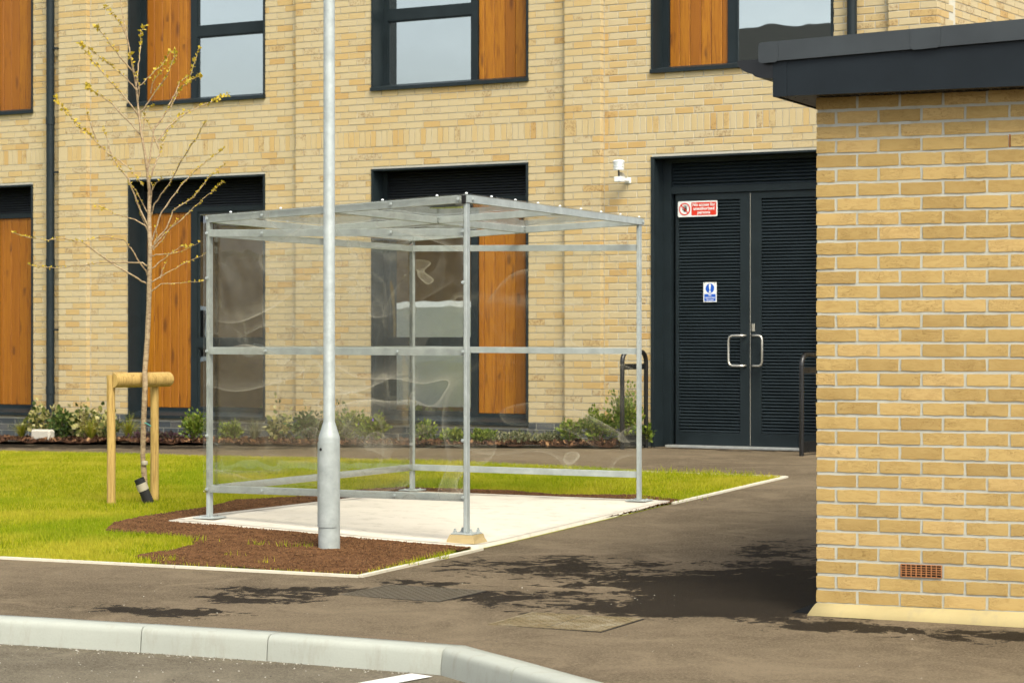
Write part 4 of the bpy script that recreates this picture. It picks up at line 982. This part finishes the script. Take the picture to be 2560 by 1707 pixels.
for x, zz in ((-0.01, 0.372), (-SW, 0.75), (-SW, 1.34), (-0.01, 1.340), (-SW, 1.85), (-0.01, 1.80), (-SW, 2.163), (-0.012, 2.14), (-SW, 2.265), (-0.045, 2.355), (-1.55, 0.377), (-0.52, 0.372), (-1.52, 1.342), (-0.50, 1.340), (-1.55, 2.155), (-0.55, 2.142), (-1.55, 2.28), (-0.55, 2.332), (-0.012, 0.75)):
    inst('bolt', bolm, sh, (x, -0.037, zz), FR)
inst('bolt', bolm, sh, (0.021, 0.05, roofz(0) - 0.027), (0, R(90), 0)); inst('bolt', bolm, sh, (0.021, SD + 0.03, roofz(0) - 0.04), (0, R(90), 0))
# rough concrete block that levels the near post
gz = h(*SP) + 0.026
m = MB(); t_, b_ = 0.084, 0.106; ztop = 0.1268
vs = []
for z_, s_ in ((gz + 0.001, b_), (gz * .45 + ztop * .55, (t_ * .6 + b_ * .4)), (ztop, t_)):
    for a_, c_ in ((-1, -1), (0, -1.02), (1, -1), (1.02, 0), (1, 1), (0, 1.02), (-1, 1), (-1.02, 0)):
        j_ = random.uniform(-.004, .004) if z_ < ztop else 0; vs.append((a_ * s_ + j_, c_ * s_ + j_, z_))
fs = [(r_ * 8 + i, r_ * 8 + (i + 1) % 8, (r_ + 1) * 8 + (i + 1) % 8, (r_ + 1) * 8 + i) for r_ in range(2) for i in range(8)] + [tuple(range(7, -1, -1)), tuple(range(16, 24))]
m.add(vs, fs); blk = m.build('concrete_block', 'block_concrete'); blk.location = (SP[0], SP[1], 0); blk.rotation_euler = (0, 0, SROT)
tag(blk, 'tapered buff concrete block under the near post of the shelter', 'block')

# ================================================================== lamp post
LP = (-1.179, 15.591); lz = h(*LP)
lp = empty('lamp_post', (LP[0], LP[1], lz)); tag(lp, 'galvanised steel lamp column standing in the soil before the shelter', 'lamp post')
MB().lathe([(0.070, -0.05), (0.070, 0.722), (0.068, 0.735), (0.041, 0.820), (0.0385, 0.828), (0.0378, 0.83), (0.036, 5.0)], (0, 0, 0), 36).build('column', GAL, lp)
m = MB(); n = 30; a0, a1 = R(172), R(318); r0, r1 = 0.0712, 0.0752; zl, zh = 0.155, 0.700; vs = []; fs = []
for i in range(n + 1):
    a = a0 + (a1 - a0) * i / n; e2 = min(i, n - i) / 3.0; cut = 0.025 * max(0, 1 - e2) ** 2
    for r_, z_ in ((r0, zl + cut), (r1, zl + cut), (r1, zh - cut), (r0, zh - cut)): vs.append((r_ * math.cos(a), r_ * math.sin(a), z_))
for i in range(n):
    for j in range(4): fs.append((i * 4 + j, i * 4 + (j + 1) % 4, (i + 1) * 4 + (j + 1) % 4, (i + 1) * 4 + j))
fs += [(0, 1, 2, 3), tuple(n * 4 + q for q in (3, 2, 1, 0))]
dr = m.add(vs, fs, False).build('access_door', GAL, lp)
al = R(228); MB().tube([(0.074 * math.cos(al), 0.074 * math.sin(al), 0.655), (0.0775 * math.cos(al), 0.0775 * math.sin(al), 0.655)], 0.010, 12).build('lock', 'dark_void', dr)
m = MB().cbox(-0.10, 0.10, -0.55, 0.08, 4.98, 5.06, 0.02); m.build('lantern', 'grey_plastic', lp); MB().box(-0.08, 0.08, -0.52, -0.12, 4.972, 4.9795).build('lens', 'white_plastic', lp)

# ================================================================== young tree, stakes, watering pipe
TP = Vector((-2.803, 18.416, 0)); tz = h(TP.x, TP.y)
tr = empty('young_tree', (TP.x, TP.y, tz)); tag(tr, 'young bare tree with yellow budding twigs tied to stakes', 'tree')
SCT = 18.416 / 6044
def tp(zx, zy, base=0):                                    # drawing units of the branch sketch to metres at the tree
    return Vector(((zx / 2.735 - 1280) * SCT - TP.x, 0, HC - ((zy / 2.735 + base) - 849) * SCT - tz))
TR = [(990, 1886), (985, 1700), (975, 1560), (985, 1300), (995, 1080), (990, 980), (1005, 760), (1018, 500), (1025, 330), (1028, 100)]
trunk = [tp(x, y - 0, 570) for x, y in TR]                  # sketch lower half is measured from row 570
up = [(1020, 1550), (1018, 1300), (1010, 1200), (995, 1060), (965, 900), (945, 750), (930, 600), (905, 450), (885, 320), (860, 200), (835, 90), (820, 0), (808, -120), (800, -230)]
trunk += [tp(x, y) for x, y in up]
trunk = [p_ for p_ in trunk]
rad = [0.030, 0.022, 0.020, 0.021, 0.021, 0.020, 0.0195, 0.0185, 0.018, 0.017, 0.0165, 0.013, 0.0115, 0.0105, 0.009, 0.0078, 0.0066, 0.0056, 0.005, 0.0044, 0.0038, 0.003, 0.0024, 0.0018]
for i, p_ in enumerate(trunk): p_.y = 0.02 * math.sin(i * 1.3)
trunk[0].z = -0.03
fine = []; fr_ = []
for i in range(len(trunk) - 1):
    for k_ in range(3):
        t = k_ / 3; fine.append(trunk[i].lerp(trunk[i + 1], t)); fr_.append((rad[i] * (1 - t) + rad[i + 1] * t) * random.uniform(0.94, 1.07))
fine.append(trunk[-1]); fr_.append(rad[-1])
MB().tube(fine, fr_, 10).build('trunk', 'bark', tr)
LOW = 570; BR = [
 (LOW, [(1000, 380), (940, 345), (760, 235), (600, 110), (450, 75), (380, 95), (230, 75), (170, 50)]),
 (LOW, [(1015, 330), (990, 280), (900, 140), (860, 85), (740, 65), (620, 95), (520, 90)]),
 (LOW, [(1008, 262), (970, 240), (750, 230), (560, 250), (400, 270), (230, 265), (160, 240)]),
 (LOW, [(1030, 372), (1100, 325), (1220, 255), (1400, 165)]), (LOW, [(1030, 440), (1100, 380), (1250, 378), (1400, 365)]),
 (LOW, [(1035, 190), (1100, 182), (1240, 165), (1390, 95)]), (LOW, [(1040, 275), (1120, 210), (1240, 125), (1275, 130)]), (LOW, [(1095, 345), (1110, 280), (1140, 230)]),
 (0, [(1012, 1545), (960, 1440), (880, 1230), (790, 1100), (660, 970), (560, 880), (450, 760), (385, 670)]),
 (0, [(770, 1075), (720, 920), (700, 870)]), (0, [(655, 955), (620, 830), (597, 755)]), (0, [(790, 1080), (900, 1160), (1000, 1280)]),
 (0, [(967, 930), (870, 830), (740, 700), (620, 610), (520, 555), (475, 510)]), (0, [(950, 800), (900, 720), (830, 640), (740, 540), (650, 430), (585, 340), (560, 310)]),
 (0, [(935, 620), (870, 540), (780, 470), (680, 390), (600, 330)]), (0, [(910, 490), (830, 400), (770, 320), (700, 220), (685, 205)]), (0, [(885, 330), (830, 170), (760, 90), (705, 30)]),
 (0, [(928, 590), (935, 430), (940, 300), (925, 200), (935, 130)]), (0, [(940, 700), (960, 600), (920, 450), (905, 380)]),
 (0, [(1020, 1230), (1060, 1100), (1080, 1020), (1100, 900), (1160, 780), (1200, 690)]), (0, [(1085, 960), (1150, 850), (1240, 770), (1380, 690), (1440, 645), (1500, 590)]),
 (0, [(1010, 1150), (1040, 880), (1150, 720), (1200, 600), (1260, 540), (1340, 490)]), (0, [(950, 780), (1000, 720), (1080, 610), (1150, 520), (1200, 400), (1205, 350)]),
 (0, [(1150, 720), (1190, 650), (1220, 560), (1290, 500), (1320, 400), (1340, 300)]), (0, [(935, 620), (950, 590), (1020, 520), (1100, 440), (1160, 340)]),
 (0, [(1030, 640), (1050, 560), (1130, 480)]), (0, [(980, 890), (990, 740), (1050, 720)]), (0, [(1085, 1020), (1030, 880), (970, 760)]),
 (0, [(1025, 1330), (1060, 1270), (1120, 1220)]), (0, [(1028, 1480), (1060, 1400), (1170, 1270), (1290, 1090), (1390, 970), (1475, 870)]),
 (0, [(1040, 1640), (1100, 1450), (1230, 1270), (1330, 1160), (1430, 1080), (1520, 1010)]), (0, [(1050, 1660), (1140, 1560), (1180, 1440), (1320, 1350), (1420, 1220), (1555, 1100)]),
 (0, [(1035, 1690), (1100, 1620), (1180, 1550), (1300, 1440), (1420, 1330), (1520, 1240)]), (0, [(1018, 1480), (980, 1400), (930, 1300), (880, 1240)]),
 (0, [(1005, 1555), (920, 1500), (800, 1470), (700, 1430), (630, 1390)]), (0, [(1010, 1580), (960, 1460), (915, 1340)]), (0, [(1030, 1390), (1045, 1280), (1030, 1210)]),
 (LOW, [(1045, 150), (1100, 90), (1160, 10), (1220, -60)]), (LOW, [(1040, 140), (1075, 60), (1065, -20)])]
bpos = []; boff = []
for bi, (base, pl) in enumerate(BR):
    rr = random.Random(bi + 3); pts = [tp(x, y, base) for x, y in pl]; L = sum((pts[i + 1] - pts[i]).length for i in range(len(pts) - 1))
    dy = rr.uniform(-0.55, 0.55) * min(1.0, L); acc = 0; fin = []
    for i, p_ in enumerate(pts):
        if i: acc += (pts[i] - pts[i - 1]).length
        p_.y = dy * (acc / L) + 0.01
    for i in range(len(pts) - 1):
        for k_ in range(4):
            q = pts[i].lerp(pts[i + 1], k_ / 4); fin.append(q + Vector((rr.uniform(-.004, .004), 0, rr.uniform(-.004, .004))) * (1 if fin else 0))
    fin.append(pts[-1]); r0_ = 0.0045 + 0.0032 * min(1.3, L)
    MB().tube(fin, [r0_ * (1 - 0.78 * i / (len(fin) - 1)) for i in range(len(fin))], 6).build('branch', 'bark', tr)
    nb = int(L * (100 if base == 0 else 70))
    for k_ in range(nb):
        t = rr.uniform(0.25, 1.0) ** 0.8; f_ = t * (len(fin) - 1); i = min(int(f_), len(fin) - 2); q = fin[i].lerp(fin[i + 1], f_ - i)
        big = rr.uniform(0.5, 1.0) * (0.55 + 0.9 * t) * (1.25 if base == 0 and pl[-1][1] < 700 else 0.8)
        d = Vector((rr.gauss(0, 1), rr.gauss(0, 1), rr.gauss(0.7, 1))).normalized(); s_ = d.cross(Vector((rr.gauss(0, 1), rr.gauss(0, 1), rr.gauss(0, 1)))).normalized()
        ll = 0.024 * big; ww = 0.0082 * big
        bpos.append(q); boff.append([(0, 0, 0), tuple(d * ll * .5 + s_ * ww), tuple(d * ll), tuple(d * ll * .5 - s_ * ww)])
tag(scatter('crown', np.array([tuple(b) for b in bpos]), np.array(boff), 'bud', tr), kind='stuff')
MB().tube([(-0.028, 0, 0.62), (-0.005, -0.026, 0.625), (0.02, -0.028, 0.618), (0.06, -0.034, 0.595)], 0.004, 6).build('tree_tie', 'teal_tie', tr).location = (0, 0, 0.0)
MB().lathe([(0.0225, 0.30), (0.0245, 0.305), (0.0245, 0.325), (0.022, 0.33)], (0.004, 0.0, 0), 12).build('trunk_tape', 'sealant', tr)
st = empty('tree_stake_frame', (-2.90, 18.48, h(-2.9, 18.48))); tag(st, 'pale pine stake frame with a half round rail holding the young tree', 'tree stake')
for px_, py_ in ((-3.031, 18.282), (-2.762, 18.676)):
    lx, ly = px_ + 2.90, py_ - 18.48; top = 0.985 if px_ < -2.9 else 0.925
    m = MB(); z_ = [-0.05, 0.2, 0.45, 0.7, top]; m.tube([(lx + random.uniform(-.002, .002), ly, q) for q in z_], [0.033, 0.0325, 0.032, 0.032, 0.0315], 18); m.build('stake', 'pale_pine', st)
# half-round crossbar: flat side towards the stakes
d = Vector((-2.762 + 3.031, 18.676 - 18.282, 0)).normalized(); n_ = Vector((d.y, -d.x, 0)); m = MB()
c0 = Vector((-0.131, -0.198, 0)) - d * 0.02 + n_ * 0.034; c1 = Vector((0.138, 0.196, 0)) + d * 0.13 + n_ * 0.034
vs = []; N_ = 14
for c_ in (c0, c0.lerp(c1, 0.02), c0.lerp(c1, .5), c0.lerp(c1, 0.95), c0.lerp(c1, 0.985), c1):
    k_ = 0.92 if c_ is c1 else 1.0
    for i in range(N_ + 1):
        a = math.pi * i / N_ - math.pi / 2; vs.append(c_ + n_ * (0.055 * k_ * math.cos(a)) + Vector((0, 0, 0.945 + 0.057 * k_ * math.sin(a))))
fs = [(r_ * (N_ + 1) + i, r_ * (N_ + 1) + (i + 1) % (N_ + 1), (r_ + 1) * (N_ + 1) + (i + 1) % (N_ + 1), (r_ + 1) * (N_ + 1) + i) for r_ in range(5) for i in range(N_ + 1)]
m.add(vs, fs, True); m.add(vs[:N_ + 1], [tuple(range(N_ + 1))]); m.add(vs[-N_ - 1:], [tuple(range(N_ + 1))]); m.build('crossbar', 'pale_pine', st)
wp = empty('watering_pipe', (-2.775, 18.34, h(-2.775, 18.34))); tag(wp, 'black ribbed watering pipe end with white tape at the tree foot', 'pipe')
a = Vector((0.045, 0, -0.04)); b = Vector((-0.05, -0.03, 0.20)); pts = [a.lerp(b, i / 30) for i in range(31)]
MB().tube(pts, [0.037 if i % 2 else 0.041 for i in range(31)], 14, False).build('pipe', 'rubber', wp)
MB().tube([a.lerp(b, 0.64), a.lerp(b, 0.86)], 0.0425, 14, False).build('tape', 'sealant', wp)
MB().tube([a.lerp(b, 0.97), a.lerp(b, 0.972)], 0.036, 14).build('inner', 'dark_void', wp)

# ================================================================== hoop guards by the door
def hoop(x, d_, lab):
    p_ = mw(x, -d_, 0); o_ = empty('hoop_guard', (p_.x, p_.y, h(p_.x, p_.y)), MROT); tag(o_, lab, 'barrier', 'black steel hoops guarding the double door')
    L = 0.52; H_ = 1.0; r = 0.11
    pts = [(0, 0, -0.06), (0, 0, 0.3), (0, 0, H_ - r)] + [(0, r - r * math.cos(R(q)), H_ - r + r * math.sin(R(q))) for q in (20, 45, 70, 90)] + [(0, L - r + r * math.sin(R(q)), H_ - r + r * math.cos(R(q))) for q in (20, 45, 70, 90)] + [(0, L, 0.3), (0, L, -0.10)]
    MB().tube(pts, 0.024, 14).build('hoop_tube', 'black_paint', o_)
    MB().cbox(-0.006, 0.006, 0.022, L - 0.022, H_ - 0.185, H_ - 0.125, 0.002).build('crossbar', 'black_paint', o_)
    MB().cbox(-0.006, 0.006, 0.022, L - 0.022, 0.03, 0.14, 0.002).build('foot_bar', 'black_paint', o_)
hoop(0.575, 0.76, 'black steel hoop guard left of the double door, behind the shelter post'); hoop(2.535, 0.66, 'black steel hoop guard right of the double door, partly behind the outbuilding')

# ================================================================== access covers in the path
def cover(c, rz, sx, sy, mat, split, lab):
    zc = h(*c); o_ = empty('access_cover', (c[0], c[1], zc), rz); tag(o_, lab, 'manhole cover')
    ax = math.atan2(h(c[0] + .3, c[1]) - h(c[0] - .3, c[1]), .6); ay = math.atan2(h(c[0], c[1] + .3) - h(c[0], c[1] - .3), .6)
    o_.rotation_euler = (ay, -ax, rz); t = 0.016
    m = MB(); m.box(-sx / 2, sx / 2, -sy / 2, -sy / 2 + t, -0.02, 0.006); m.box(-sx / 2, sx / 2, sy / 2 - t, sy / 2, -0.02, 0.006); m.box(-sx / 2, -sx / 2 + t, -sy / 2 + t, sy / 2 - t, -0.02, 0.006); m.box(sx / 2 - t, sx / 2, -sy / 2 + t, sy / 2 - t, -0.02, 0.006)
    m.build('cover_frame', mat, o_)
    MB().box(-sx / 2 - .008, sx / 2 + .008, -sy / 2 - .008, sy / 2 + .008, -0.02, 0.0022).build('cover_seat', 'dark_void', o_)
    xs_ = [(-sx / 2 + t + .006, -0.005), (0.005, sx / 2 - t - .006)] if split else [(-sx / 2 + t + .006, sx / 2 - t - .006)]
    for a_, b_ in xs_:
        m = MB(); m.box(a_, b_, -sy / 2 + t + .006, sy / 2 - t - .006, -0.02, 0.0035)
        nn = int((b_ - a_) / 0.028); mm_ = int((sy - 2 * t) / 0.028)
        for i in range(nn):
            for j in range(mm_):
                x_ = a_ + (i + .5) * (b_ - a_) / nn; y_ = -sy / 2 + t + (j + .5) * (sy - 2 * t) / mm_
                q = 0.009 if (i + j) % 2 else 0.004; q2 = 0.013 - q; m.box(x_ - q, x_ + q, y_ - q2, y_ + q2, 0.002, 0.0062)
        m.build('cover_plate', mat, o_)
cover((-0.55, 13.44), R(-27), 0.62, 0.55, 'cover_dark', False, 'dark patterned metal access cover flush in the asphalt, nearer the shelter')
cover((0.27, 12.24), R(-26), 0.62, 0.52, 'cover_pale', True, 'pale rusty two-part access cover flush in the asphalt, nearer the kerb')

# ================================================================== planting bed along the facade
fx = [(-12.5, -0.006), (0.46, -0.006), (0.46, -0.80), (-12.5, -0.80)]
BED = [tuple(mw(x, y, 0))[:2] for x, y in fx]
BED[0:2] = [tuple(mw(x, -0.09, 0))[:2] for x in (-12.5, 0.46)]
bed = sheet('planting_bed', BED, 0.035, 'mulch', 0.12, 0.03, 5.0); tag(bed, kind='structure')
n = 5200; bx = rng.uniform(-10.5, 0.42, n); by = rng.uniform(-0.80, -0.10, n)
P = np.array([tuple(mw(x, y, 0)) for x, y in zip(bx, by)]); P[:, 2] = hs_(P[:, 0], P[:, 1]) + 0.045 + rng.uniform(0, .03, n)
a = rng.normal(0, 1, (n, 3)); a /= np.linalg.norm(a, axis=1)[:, None]; b = np.cross(a, rng.normal(0, 1, (n, 3))); b /= np.linalg.norm(b, axis=1)[:, None]
l_ = rng.uniform(.012, .032, n)[:, None]; w_ = l_ * rng.uniform(.3, .6, (n, 1))
off = np.stack([a * l_ + b * w_, a * l_ - b * w_, -a * l_ - b * w_, -a * l_ + b * w_], 1)
tag(scatter('bark_mulch', P, off, 'bark_chip'), 'dark brown bark mulch in the bed at the wall foot', 'mulch', kind='stuff')

def leaves(n, sx, sy, sz, size, asp, mat, parent, up_=0.3, hollow=0.55, droop=False, seed=0):
    g_ = np.random.default_rng(seed); d = g_.normal(0, 1, (n, 3)); d /= np.linalg.norm(d, axis=1)[:, None]; r_ = g_.uniform(hollow, 1, n)[:, None] * (0.75 + 0.25 * np.sin(d[:, :1] * 5 + d[:, 1:2] * 4))
    p_ = d * r_ * np.array([sx, sy, sz]) + np.array([0, 0, sz * 0.85]); p_[:, 2] = np.maximum(p_[:, 2], 0.02)
    ax = d + g_.normal(0, .5, (n, 3)); ax[:, 2] += up_; ax /= np.linalg.norm(ax, axis=1)[:, None]
    s_ = np.cross(ax, g_.normal(0, 1, (n, 3))); s_ /= np.linalg.norm(s_, axis=1)[:, None]; nn = np.cross(ax, s_)
    L = (size * g_.uniform(.6, 1.3, n))[:, None]; Wd = L * asp
    off = np.stack([0 * ax, ax * L * .35 + s_ * Wd + nn * L * .08, ax * L * .7 + s_ * Wd * .75, ax * L - nn * L * .06, ax * L * .7 - s_ * Wd * .75, ax * L * .35 - s_ * Wd + nn * L * .08], 1)
    return tag(scatter('foliage', p_, off, mat, parent), kind='stuff')
def stems(n, sx, sy, sz, parent, mat='bark'):
    m = MB()
    for i in range(n):
        a_ = random.uniform(0, 6.28); q = random.uniform(.3, .9); m.tube([(0, 0, -0.02), (sx * q * .5 * math.cos(a_), sy * q * .5 * math.sin(a_), sz * .6), (sx * q * math.cos(a_), sy * q * math.sin(a_), sz * 1.4)], [.005, .004, .002], 5)
    m.build('stem', mat, parent)
GRP = 'plants in the bed along the facade'
def plant(u, d_, kind, s, lab, sz=None):
    """u: distance along the facade, d_: distance out from the wall"""
    u += d_ * (0.55 - 0.0476 * u); s *= 1.15 if u < -5.2 else 1.0
    p_ = mw(u, -d_, 0); o_ = empty({'grass': 'grass_clump', 'seedling': 'seedling', 'low': 'ground_cover_plant'}.get(kind, 'shrub'), (p_.x, p_.y, h(p_.x, p_.y) + 0.045), random.uniform(0, 6)); tag(o_, lab, 'plant', GRP)
    sd = int(abs(u) * 1000) + 11
    if kind == 'cream': leaves(int(260 * s), .26 * s, .2 * s, .2 * s, .055, .42, 'leaf_cream', o_, .3, .35, seed=sd); stems(6, .2 * s, .2 * s, .2 * s, o_)
    if kind == 'dark': leaves(int(520 * s), .26 * s, .22 * s, .17 * s, .045, .38, 'leaf_dark', o_, .4, .3, seed=sd); stems(6, .2 * s, .2 * s, .15 * s, o_)
    if kind == 'green': leaves(int(900 * s), .24 * s, .2 * s, (sz or .2) * s, .042, .26, 'leaf_mid', o_, .9, .2, seed=sd); stems(8, .15 * s, .15 * s, (sz or .2) * s, o_)
    if kind == 'grey': leaves(int(700 * s), .34 * s, .2 * s, .08 * s, .022, .45, 'leaf_grey', o_, .6, .3, seed=sd); stems(5, .2 * s, .12 * s, .05 * s, o_)
    if kind == 'low': leaves(int(420 * s), .3 * s, .16 * s, .06 * s, .03, .4, 'leaf_purple', o_, .5, .3, seed=sd); stems(4, .2 * s, .1 * s, .05 * s, o_)
    if kind in ('grass', 'straw'):
        g_ = np.random.default_rng(sd); n = 150; V = []; Fc = []
        for i in range(n):
            a_ = g_.uniform(0, 6.28); l_ = g_.uniform(.2, .36) * s; ln_ = g_.uniform(.15, 1.0); wd = .0045; c_, s2 = math.cos(a_), math.sin(a_); b_ = len(V)
            for t in (0, .4, .75, 1.0):
                rr_ = l_ * ln_ * t ** 1.5; zz = l_ * (t - .45 * ln_ * t * t); w2 = wd * (1 - t * .9)
                V += [(c_ * rr_ - s2 * w2, s2 * rr_ + c_ * w2, zz), (c_ * rr_ + s2 * w2, s2 * rr_ - c_ * w2, zz)]
            Fc += [(b_ + 2 * q, b_ + 2 * q + 1, b_ + 2 * q + 3, b_ + 2 * q + 2) for q in range(3)]
        tag(mesh_obj('foliage', V, Fc, 'leaf_lime' if kind == 'grass' else 'leaf_grey', o_), kind='stuff')
    if kind == 'seedling':
        m = MB(); m.tube([(0, 0, -.02), (.01, 0, .2 * s), (-.01, 0, .38 * s)], [.005, .004, .002], 5)
        for t, a_ in ((.2, .4), (.28, 2.6), (.33, 1.2)): m.tube([(0, 0, t * s), (.09 * math.cos(a_), .09 * math.sin(a_), (t + .12) * s)], [.003, .0015], 5)
        m.build('stem', 'bark', o_); leaves(46, .13 * s, .13 * s, .2 * s, .05, .35, 'leaf_cream', o_, .1, .5, seed=sd)
    return o_
def flowers(o_, n, sx, sz, mat):
    for i in range(n):
        a_ = random.uniform(3.6, 5.8); m = MB(); c_ = Vector((sx * math.cos(a_) * random.uniform(.5, 1), sx * math.sin(a_), sz * random.uniform(1.2, 1.6)))
        for k_ in range(5):
            b_ = 2 * math.pi * k_ / 5; dx = Vector((math.cos(b_), -.5, math.sin(b_))) * .02; e2 = Vector((-math.sin(b_), 0, math.cos(b_))) * .009
            m.add([c_, c_ + dx * .6 + e2, c_ + dx, c_ + dx * .6 - e2], [(0, 1, 2, 3)])
        m.build('flower', mat, o_)
plant(-8.34, .45, 'grass', .8, 'sparse grassy tuft at the left edge of the photo, below the timber panel')
plant(-8.02, .42, 'cream', 1.15, 'cream variegated shrub growing over the pale stone block left of the downpipe')
plant(-7.62, .40, 'dark', 1.15, 'dark green shrub with glossy leaves at the foot of the left downpipe')
plant(-7.28, .42, 'cream', 1.15, 'cream variegated shrub right of the dark shrub, left of the tree stakes')
plant(-7.22, .66, 'grass', .95, 'lime green grass clump in front of the cream shrub left of the stakes')
plant(-6.93, .5, 'cream', .8, 'small yellowish variegated shrub just left of the left tree stake')
plant(-6.62, .45, 'grass', .95, 'lime green grass clump between the two tree stakes')
plant(-6.38, .60, 'low', .9, 'low purple ground cover plant between the tree trunk and left stake')
plant(-6.00, .60, 'low', .9, 'low purple ground cover plant right of the tree trunk')
sv = plant(-5.60, .5, 'green', 1.05, 'bushy green shrub with a violet flower left of the shelter post', .19); flowers(sv, 2, .2, .19, 'violet_petal')
plant(-5.05, .5, 'green', .85, 'small green shrub just inside the left side of the clear shelter', .16)
plant(-4.72, .55, 'straw', 1.0, 'straw coloured grass clump seen through the front panel left of the lamp post')
plant(-4.38, .45, 'cream', .9, 'cream variegated shrub seen through the panel left of the lamp post')
plant(-4.36, .42, 'seedling', 1.5, 'tall thin seedling with cream leaves rising above the shrubs left of the lamp post')
plant(-3.95, .45, 'dark', 1.2, 'dark green shrub seen through the panel behind the lamp column')
plant(-3.50, .46, 'seedling', 1.35, 'thin seedling with few leaves right of the lamp column')
plant(-3.38, .48, 'green', 1.15, 'green shrub right of the lamp column, at the left edge of the window', .19)
vf = plant(-3.02, .50, 'green', 1.1, 'green shrub with a lilac flower below the window behind the shelter', .17); flowers(vf, 2, .2, .17, 'violet_petal')
plant(-2.35, .5, 'green', .7, 'small feathery green plant seen just right of the back shelter post', .2)
plant(-1.95, .55, 'green', .85, 'low green plant left of the near shelter post', .10)
plant(-1.60, .55, 'green', .85, 'low green plant directly behind the near shelter post', .10)
plant(-1.15, .55, 'grey', 1.0, 'mat of grey green ground cover right of the near shelter post')
plant(-.75, .55, 'grey', .9, 'mat of grey green ground cover under the timber panel')
plant(-.48, .5, 'green', .8, 'thin green plant right of the grey ground cover', .19)
plant(-.14, .5, 'green', 1.15, 'bright green shrub in front of the brick pilaster', .19)
plant(.20, .46, 'green', 1.3, 'tallest green shrub left of the black hoop guard', .27)
plant(.43, .22, 'green', .6, 'small leafy plant between hoop guard and door frame', .2)
p_ = mw(-7.42, -.62, 0); m = MB(); m.cbox(-.14, .14, -.06, .06, 0, .135, .02); so = m.build('stone_block', 'rough_stone'); so.location = (p_.x, p_.y, h(p_.x, p_.y) + .04); so.rotation_euler = (0, 0, MROT + .1)
tag(so, 'pale rectangular stone block in the bed under the cream shrub', 'stone')

# ================================================================== what the windows reflect, left of and behind the camera
def house(loc, rz, L, Wd, eav, ridge, lab, cols, chim=True):
    o_ = empty('house', loc, rz); tag(o_, lab, 'house')
    MB().box(-L / 2, L / 2, -Wd / 2, Wd / 2, -.4, eav).build('wall', cols[0], o_)
    ov = .35; rf = MB(); hh = ridge - eav
    rf.prism([(-Wd / 2 - ov, eav - .06), (0, ridge), (Wd / 2 + ov, eav - .06), (Wd / 2 + ov, eav + .10), (0, ridge + .16), (-Wd / 2 - ov, eav + .10)], -L / 2 - .25, L / 2 + .25, 'yz'); r_ = rf.build('roof', cols[1], o_)
    MB().prism([(-Wd / 2, eav), (Wd / 2, eav), (0, ridge - .02)], -L / 2, -L / 2 + .2, 'yz').prism([(-Wd / 2, eav), (Wd / 2, eav), (0, ridge - .02)], L / 2 - .2, L / 2, 'yz').build('gable', cols[0], o_)
    if chim: MB().box(L * .22, L * .22 + .7, -.3, .4, ridge - .3, ridge + .9).build('chimney', cols[0], r_)
    fl = [0.9] + ([3.5] if eav > 4.5 else [])
    for s_ in (1, -1):
        for zz in fl:
            for k_ in range(int(L / 3.2)):
                x_ = -L / 2 + 1.6 + k_ * 3.2; y_ = s_ * Wd / 2
                wn = MB().box(x_ - .65, x_ + .65, min(y_, y_ + s_ * .05), max(y_, y_ + s_ * .05), zz, zz + 1.3).build('window', 'white_plastic', o_)
                for q in (-.32, .32): MB().box(x_ + q - .27, x_ + q + .27, min(y_ + s_ * .051, y_ + s_ * .06), max(y_ + s_ * .051, y_ + s_ * .06), zz + .1, zz + 1.2).build('pane', 'dark_void', wn)
house((-21.9, 3.8, 0), R(124.5), 14, 8, 5.3, 8.65, 'brick house with a dark tiled roof reflected in the upper right window', ('house_brick', 'roof_tile'), False)
house((-32.3, 14.3, 0), R(124.5), 22, 7, 4.3, 6.1, 'low brick house reflected in the ground floor windows', ('house_brick', 'roof_tile'))
vn = empty('parked_van', (-15.2, 18.6, h(-14, 18.6) - .1), R(242)); tag(vn, 'white van reflected in the ground floor window behind the shelter', 'van')
bp_ = [(-2.6, .35), (-2.62, 1.1), (-2.5, 2.05), (-2.35, 2.15), (.9, 2.18), (1.15, 2.08), (1.75, 1.28), (2.45, 1.1), (2.6, .85), (2.62, .35), (2.15, .35), (2.05, .62), (1.75, .72), (1.45, .62), (1.35, .35), (-1.35, .35), (-1.45, .62), (-1.75, .72), (-2.05, .62), (-2.15, .35)]
MB().prism(bp_, -.92, .92, 'xz').build('body', 'van_paint', vn)
for s_ in (-1, 1):
    y0_, y1_ = (s_ * .921, s_ * .93); MB().prism([(.35, 1.25), (1.55, 1.25), (1.05, 1.95), (.35, 1.95)], min(y0_, y1_), max(y0_, y1_), 'xz').build('side_window', 'dark_void', vn)
    for xw in (-1.75, 1.75):
        wv = MB().lathe([(.16, -.1), (.30, -.11), (.33, -.08), (.33, .08), (.30, .11), (.16, .1)], (0, 0, 0), 24).build('wheel', 'rubber', vn); wv.location = (xw, s_ * .80, .33); wv.rotation_euler = (R(90), 0, 0)
    MB().cbox(2.50, 2.62, s_ * .62 - .16, s_ * .62 + .16, .78, .98, .03).build('headlight', 'white_plastic', vn)
MB().prism([(1.185, 2.05), (1.765, 1.30), (1.772, 1.31), (1.20, 2.06)], -.80, .80, 'xz').build('windscreen', 'dark_void', vn)
